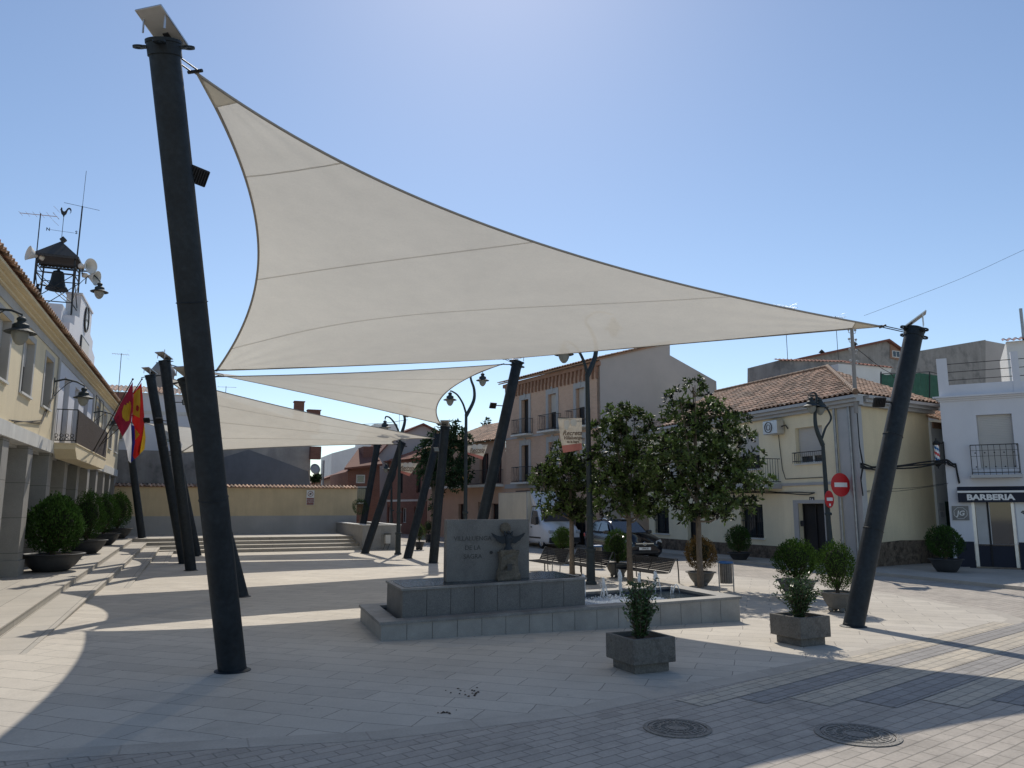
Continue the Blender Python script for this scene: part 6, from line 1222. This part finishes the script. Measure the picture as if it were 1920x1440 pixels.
def lobes(B,px,dep=.85):
    # crown lobes traced from (x,y,rx,ry) pixel blobs at the tree's own distance; depth like the width
    out=[]; B=Vector(B)
    for i,(x,y,rx,ry) in enumerate(px):
        off=((i*37)%7-3)/3.*.35; c=aY(x,y,B.y+off); e=aY(x+rx,y,B.y+off); f=aY(x,y-ry,B.y+off); out.append((c.x-B.x,off,c.z,abs(e.x-c.x),abs(e.x-c.x)*dep,abs(f.z-c.z)))
    return out
B=G(1314,1102); tree('biggest magnolia, rightmost of the three, with a tall pointed crown',B,lobes(B,[(1303,722,20,16),(1275,745,22,20),(1325,770,42,28),(1285,790,42,34),(1372,790,26,18),(1395,815,18,12),(1315,830,62,38),(1262,855,48,34),(1362,860,52,36),(1225,885,34,28),(1300,895,66,38),(1375,905,44,28),(1425,902,26,12),(1252,925,40,26),(1330,945,52,26),(1392,945,28,18),(1290,965,34,14),(1352,968,24,12)]),3,2400,8,.15,fork=1.75)
B=G(1182,1094); tree('middle magnolia of the three, behind the middle and right benches',B,lobes(B,[(1160,772,26,18),(1190,790,30,22),(1150,805,36,24),(1200,830,32,28),(1160,845,42,30),(1125,865,26,22),(1185,880,46,32),(1215,905,30,26),(1150,905,40,28),(1180,935,44,26),(1215,950,26,16),(1150,950,28,18),(1200,965,22,12)]),4,1650,8,.148,fork=1.7)
B=G(1073,1082); tree('leftmost and smallest magnolia, just right of the monument',B,lobes(B,[(1062,845,24,16),(1085,865,30,22),(1050,870,32,22),(1025,890,30,18),(1070,895,42,26),(1105,900,26,26),(1040,920,36,22),(1088,935,36,26),(1015,905,16,14),(1060,955,34,20),(1112,945,18,20),(1090,965,26,14),(1030,945,20,14)]),5,1250,8,.145,fork=1.75)
# trees beyond
B=Vector((0,0,0)); P=aY(812,1000,49); B=Vector((P.x,49,0)); tree('large dark loose tree growing beside the red brick house behind the centre posts',B,lobes(B,[(850,800,14,14),(835,818,28,20),(862,825,22,22),(815,845,34,24),(858,855,30,26),(800,870,26,22),(835,880,42,26),(868,885,16,24),(808,898,20,16),(850,905,28,16),(822,925,10,14),(812,950,9,14)]),8,1500,7,.26,'conifer',.16,fork=2.6,group='trees among the far houses',name='tree')
P=aY(925,830,72); B=Vector((P.x,72,0)); tree('far dark treetop showing above the low peach house roof',B,lobes(B,[(912,797,9,12),(930,812,20,12),(905,822,16,12),(940,806,8,8),(890,832,14,9),(925,840,24,12)]),9,420,6,.4,'conifer',.2,fork=5,group='trees among the far houses',name='tree')
P=aY(590,905,60); B=Vector((P.x,60,0)); tree('small far shrubby treetop above the tile coping of the ochre wall',B,lobes(B,[(590,897,8,5),(596,892,5,5)]),10,120,6,.25,'conifer',.08,fork=2,group='trees among the far houses',name='tree')

# ================= vehicles =================
def loft(mb,st):
    # st: list of (y, [(x,z)...]) half sections, mirrored
    k=len(st[0][1]); V=[]; F=[]
    for y,s in st: V+= [(x,y,z) for x,z in s]+[(-x,y,z) for x,z in s[::-1]]
    n=2*k
    for i in range(len(st)-1):
        for j in range(n): q=(j+1)%n; F.append((i*n+j,i*n+q,(i+1)*n+q,(i+1)*n+j))
    F.append(tuple(range(n))[::-1]); F.append(tuple(range((len(st)-1)*n,len(st)*n))); mb.add(V,F,smooth=True)
def wheel(par,x,y,r,wd=.22,side=1,arch=True):
    m=MB(); m.X=Matrix.Translation((x,y,r))@Matrix.Rotation(PI/2*side,4,'Y'); m.lathe([(r*.62,0),(r*.9,.01),(r,-.03),(r,-wd+.03),(r*.9,-wd),(r*.6,-wd)],n=24); t=m.build('wheel','tyre',par)
    m=MB(); m.X=Matrix.Translation((x,y,r))@Matrix.Rotation(PI/2*side,4,'Y'); m.lathe([(r*.64,-.005),(r*.62,.005),(r*.58,-.03),(1e-4,-.05)],n=20,smooth=False)
    for k in range(5): a=k*2*PI/5; m.X=Matrix.Translation((x,y,r))@Matrix.Rotation(PI/2*side,4,'Y')@Matrix.Rotation(a,4,'Z'); m.box(.05,-.03,-.03,r*.6,.03,-.002)
    m.build('rim','alu',t)
# dark suv, nose towards the camera (local -y)
sv=thing('parked_car','dark blue suv parked behind the benches, nose towards the plaza','car',(16.95,27.75,0.004),R(-6)); hw=.92
def sec(hw_,zs,zb,ztop,hwt): return [(0,zs),(hw_*.86,zs),(hw_*.98,zs+.1),(hw_,(zs+zb)*.5),(hw_*.985,zb-.06),(hw_*.93,zb),(hwt,ztop),(0,ztop+.02)]
st=[(.0,sec(.70,.32,.62,.66,.55)),(.06,sec(.82,.26,.74,.80,.62)),(.22,sec(.90,.22,.86,.92,.72)),(.6,sec(hw,.2,.95,1.0,.78)),(1.25,sec(hw,.2,1.02,1.08,.80)),(1.6,sec(hw,.2,1.04,1.10,.80)),(3.9,sec(hw,.2,1.08,1.12,.80)),(4.35,sec(.91,.25,1.08,1.10,.76)),(4.6,sec(.84,.34,1.0,1.02,.7))]
m=MB(); loft(m,st); body=m.build('body','carpaint',sv)
m=MB(); gh=[(1.32,.80,1.08,.78,1.09),(2.05,.86,1.02,.66,1.55),(2.6,.88,1.02,.66,1.63),(3.6,.88,1.02,.64,1.60),(4.2,.86,1.04,.60,1.46),(4.5,.80,1.05,.58,1.12)]
loft(m,[(y,[(0,z0),(w0,z0),(w0*.5+w1*.5+.02,(z0+z1)/2),(w1,z1-.03),(w1-.08,z1),(0,z1+.02)]) for y,w0,z0,w1,z1 in gh]); cab=m.build('cabin','carpaint',sv)
def strip_glass(pts,nm='window_glass'): m=MB(); m.add(pts,[tuple(range(len(pts)))]); return m.build(nm,'glass',cab)
strip_glass([(-.72,1.33,1.115),(.72,1.33,1.115),(.60,2.03,1.56),(-.60,2.03,1.56)],'windscreen')
for s in (-1,1):
    X_=lambda y,z: s*(.895-(z-1.05)*.40+.005)
    for a in ([(1.62,1.14),(2.12,1.50),(2.72,1.545),(2.72,1.14)],[(2.8,1.14),(2.8,1.545),(3.5,1.52),(3.62,1.16)],[(3.70,1.18),(3.6,1.50),(4.05,1.42),(4.2,1.24)]): strip_glass([(X_(y,z)+s*.02,y,z) for y,z in a],'side_window')
    m=MB(); m.tube([(s*.66,2.3,1.63),(s*.665,2.5,1.675),(s*.65,3.5,1.655),(s*.62,3.75,1.60)],.02,6); m.build('roof_rail','chrome',sv)
    m=MB(); m.X=Matrix.Translation((s*1.0,1.62,1.12)); m.box(-.10,-.06,-.07,.10,.06,.08,.025); m.build('mirror','carpaint',sv)
    m=MB(); m.add([(s*.50,.055,.70),(s*.80,.12,.74),(s*.885,.34,.82),(s*.86,.36,.88),(s*.72,.16,.86),(s*.52,.09,.80)],[(0,1,2,3,4,5)]); m.v=[(x*1.03,y-.045,z) for x,y,z in m.v]; m.build('headlight','lens',sv)
    m=MB(); m.box(s*.85-.04,4.3,.84,s*.85+.035,4.57,1.0,.015); m.build('tail_light','taillens',sv)
    for y in (.85,3.72): wheel(sv,s*.90,y,.35,.22,s)
    for y in (.85,3.72):
        m=MB(); m.X=Matrix.Translation((s*.925,y,.35))@Matrix.Rotation(PI/2,4,'Y'); m.lathe([(.37,-.01),(.42,-.012),(.42,.012),(.37,.014)],n=24,a0=PI/2+R(5),a1=PI*1.5-R(5)); m.build('wheel_arch','plastic',sv)
m=MB(); m.box(-.42,-.03,.60,.42,.03,.76,.02); gr=m.build('grille','plastic',sv)
m=MB(); m.box(-.40,-.045,.69,.40,-.031,.72); m.X=Matrix.Translation((0,-.035,.70))@Matrix.Rotation(PI/2,4,'X'); m.lathe([(.075,0),(.075,.012),(.055,.012),(.055,0)],n=18); m.build('grille_bar_and_ring','chrome',gr)
m=MB(); m.box(-.6,-.02,.30,.6,.1,.42,.02); m.build('lower_intake','plastic',sv); m=MB(); m.box(-.26,-.05,.45,.26,-.03,.56); np_=m.build('number_plate','signwhite',sv); text('plate_lettering','1848 JPJ',.09,'black',np_,(0,-.054,.505),FRONT,ext=.001)
# white box van
vn=thing('box_van','white cab box van with a cream cargo body parked by the brick house','van',(17.9,37.2,.004),R(2)); m=MB()
def sv2(y,w0,z0,zb,w1,z1): return (y,[(0,z0),(w0*.93,z0),(w0,z0+.12),(w0,zb),(w0*.98,zb+.05),(w1,z1-.06),(w1-.1,z1),(0,z1+.02)])
loft(m,[sv2(.0,.86,.42,.70,.70,.95),sv2(.08,.92,.30,.8,.78,1.06),sv2(.35,.97,.26,.95,.86,1.22),sv2(.85,.98,.26,1.1,.90,1.34),sv2(1.45,.98,.26,1.25,.84,2.05),sv2(1.75,.98,.26,1.3,.80,2.20),sv2(2.35,.98,.26,1.3,.80,2.22)]); cb_=m.build('cab','vanwhite',vn)
m=MB(); m.add([(-.80,.86,1.40),(.80,.86,1.40),(.74,1.47,2.08),(-.74,1.47,2.08)],[(0,1,2,3)]); m.v=[(x,y-.03,z+.02) for x,y,z in m.v]; m.build('windscreen','glass',cb_)
for s in (-1,1):
    m=MB(); P=[(1.06,1.32),(1.55,1.98),(2.15,1.98),(2.15,1.28),(1.5,1.22)]; m.add([(s*(.995-(z-1.25)*.16),y,z) for y,z in P],[(0,1,2,3,4)]); m.build('side_window','glass',cb_)
    m=MB(); m.box(s*1.1-.06,1.05,1.25,s*1.1+.06,1.17,1.65,.02); m.build('mirror','plastic',vn); m=MB(); m.box(s*.78-.13,-.02,.80,s*.78+.13,.12,.98,.03); m.build('headlight','lens',vn)
    m=MB(); m.box(s*.985-.01,1.98,1.08,s*.985+.015,2.12,1.14); m.build('door_handle','plastic',cb_); m=MB(); m.box(s*.985-.006,.9,.52,s*.985+.012,2.3,.60); m.build('side_strip','plastic',cb_)
    for y in (.85,4.6): wheel(vn,s*.96,y,.36,.22,s)
m=MB(); m.box(-.9,-.06,.32,.9,.1,.60,.03); m.build('bumper','plastic',vn); m=MB(); m.box(-.5,-.03,.78,.5,.03,.92); m.build('grille','plastic',vn)
m=MB(); m.box(-1.08,2.42,.85,1.08,6.4,3.0,.02); bx=m.build('cargo_box','vanbox',vn)
m=MB()
for x in (-1.09,1.05): m.box(x,2.40,.84,x+.04,2.46,3.01); m.box(x,6.36,.84,x+.04,6.42,3.01)
m.box(-1.09,2.40,2.97,1.09,2.46,3.03); m.box(-1.095,2.461,2.985,-1.055,6.36,3.02); m.build('corner_trim','alu',bx)
m=MB(); m.add([(-.8,1.75,2.24),(.8,1.75,2.24),(.9,2.38,3.05),(-.9,2.38,3.05),(-.8,2.38,2.24),(.8,2.38,2.24)],[(0,1,2,3),(0,3,4),(1,5,2),(3,2,5,4)]); m.build('wind_deflector','vanwhite',vn)
m=MB(); m.box(-.5,2.36,.40,.5,6.3,.84); m.build('chassis','plastic',vn)
# things loaded on the roof of the cab: a stack of slats
m=MB()
for k in range(7): m.box(-1.05+k*.09,2.5,3.022,-1.0+k*.09,4.0,3.09) 
m.build('roof_slats','wood',vn)
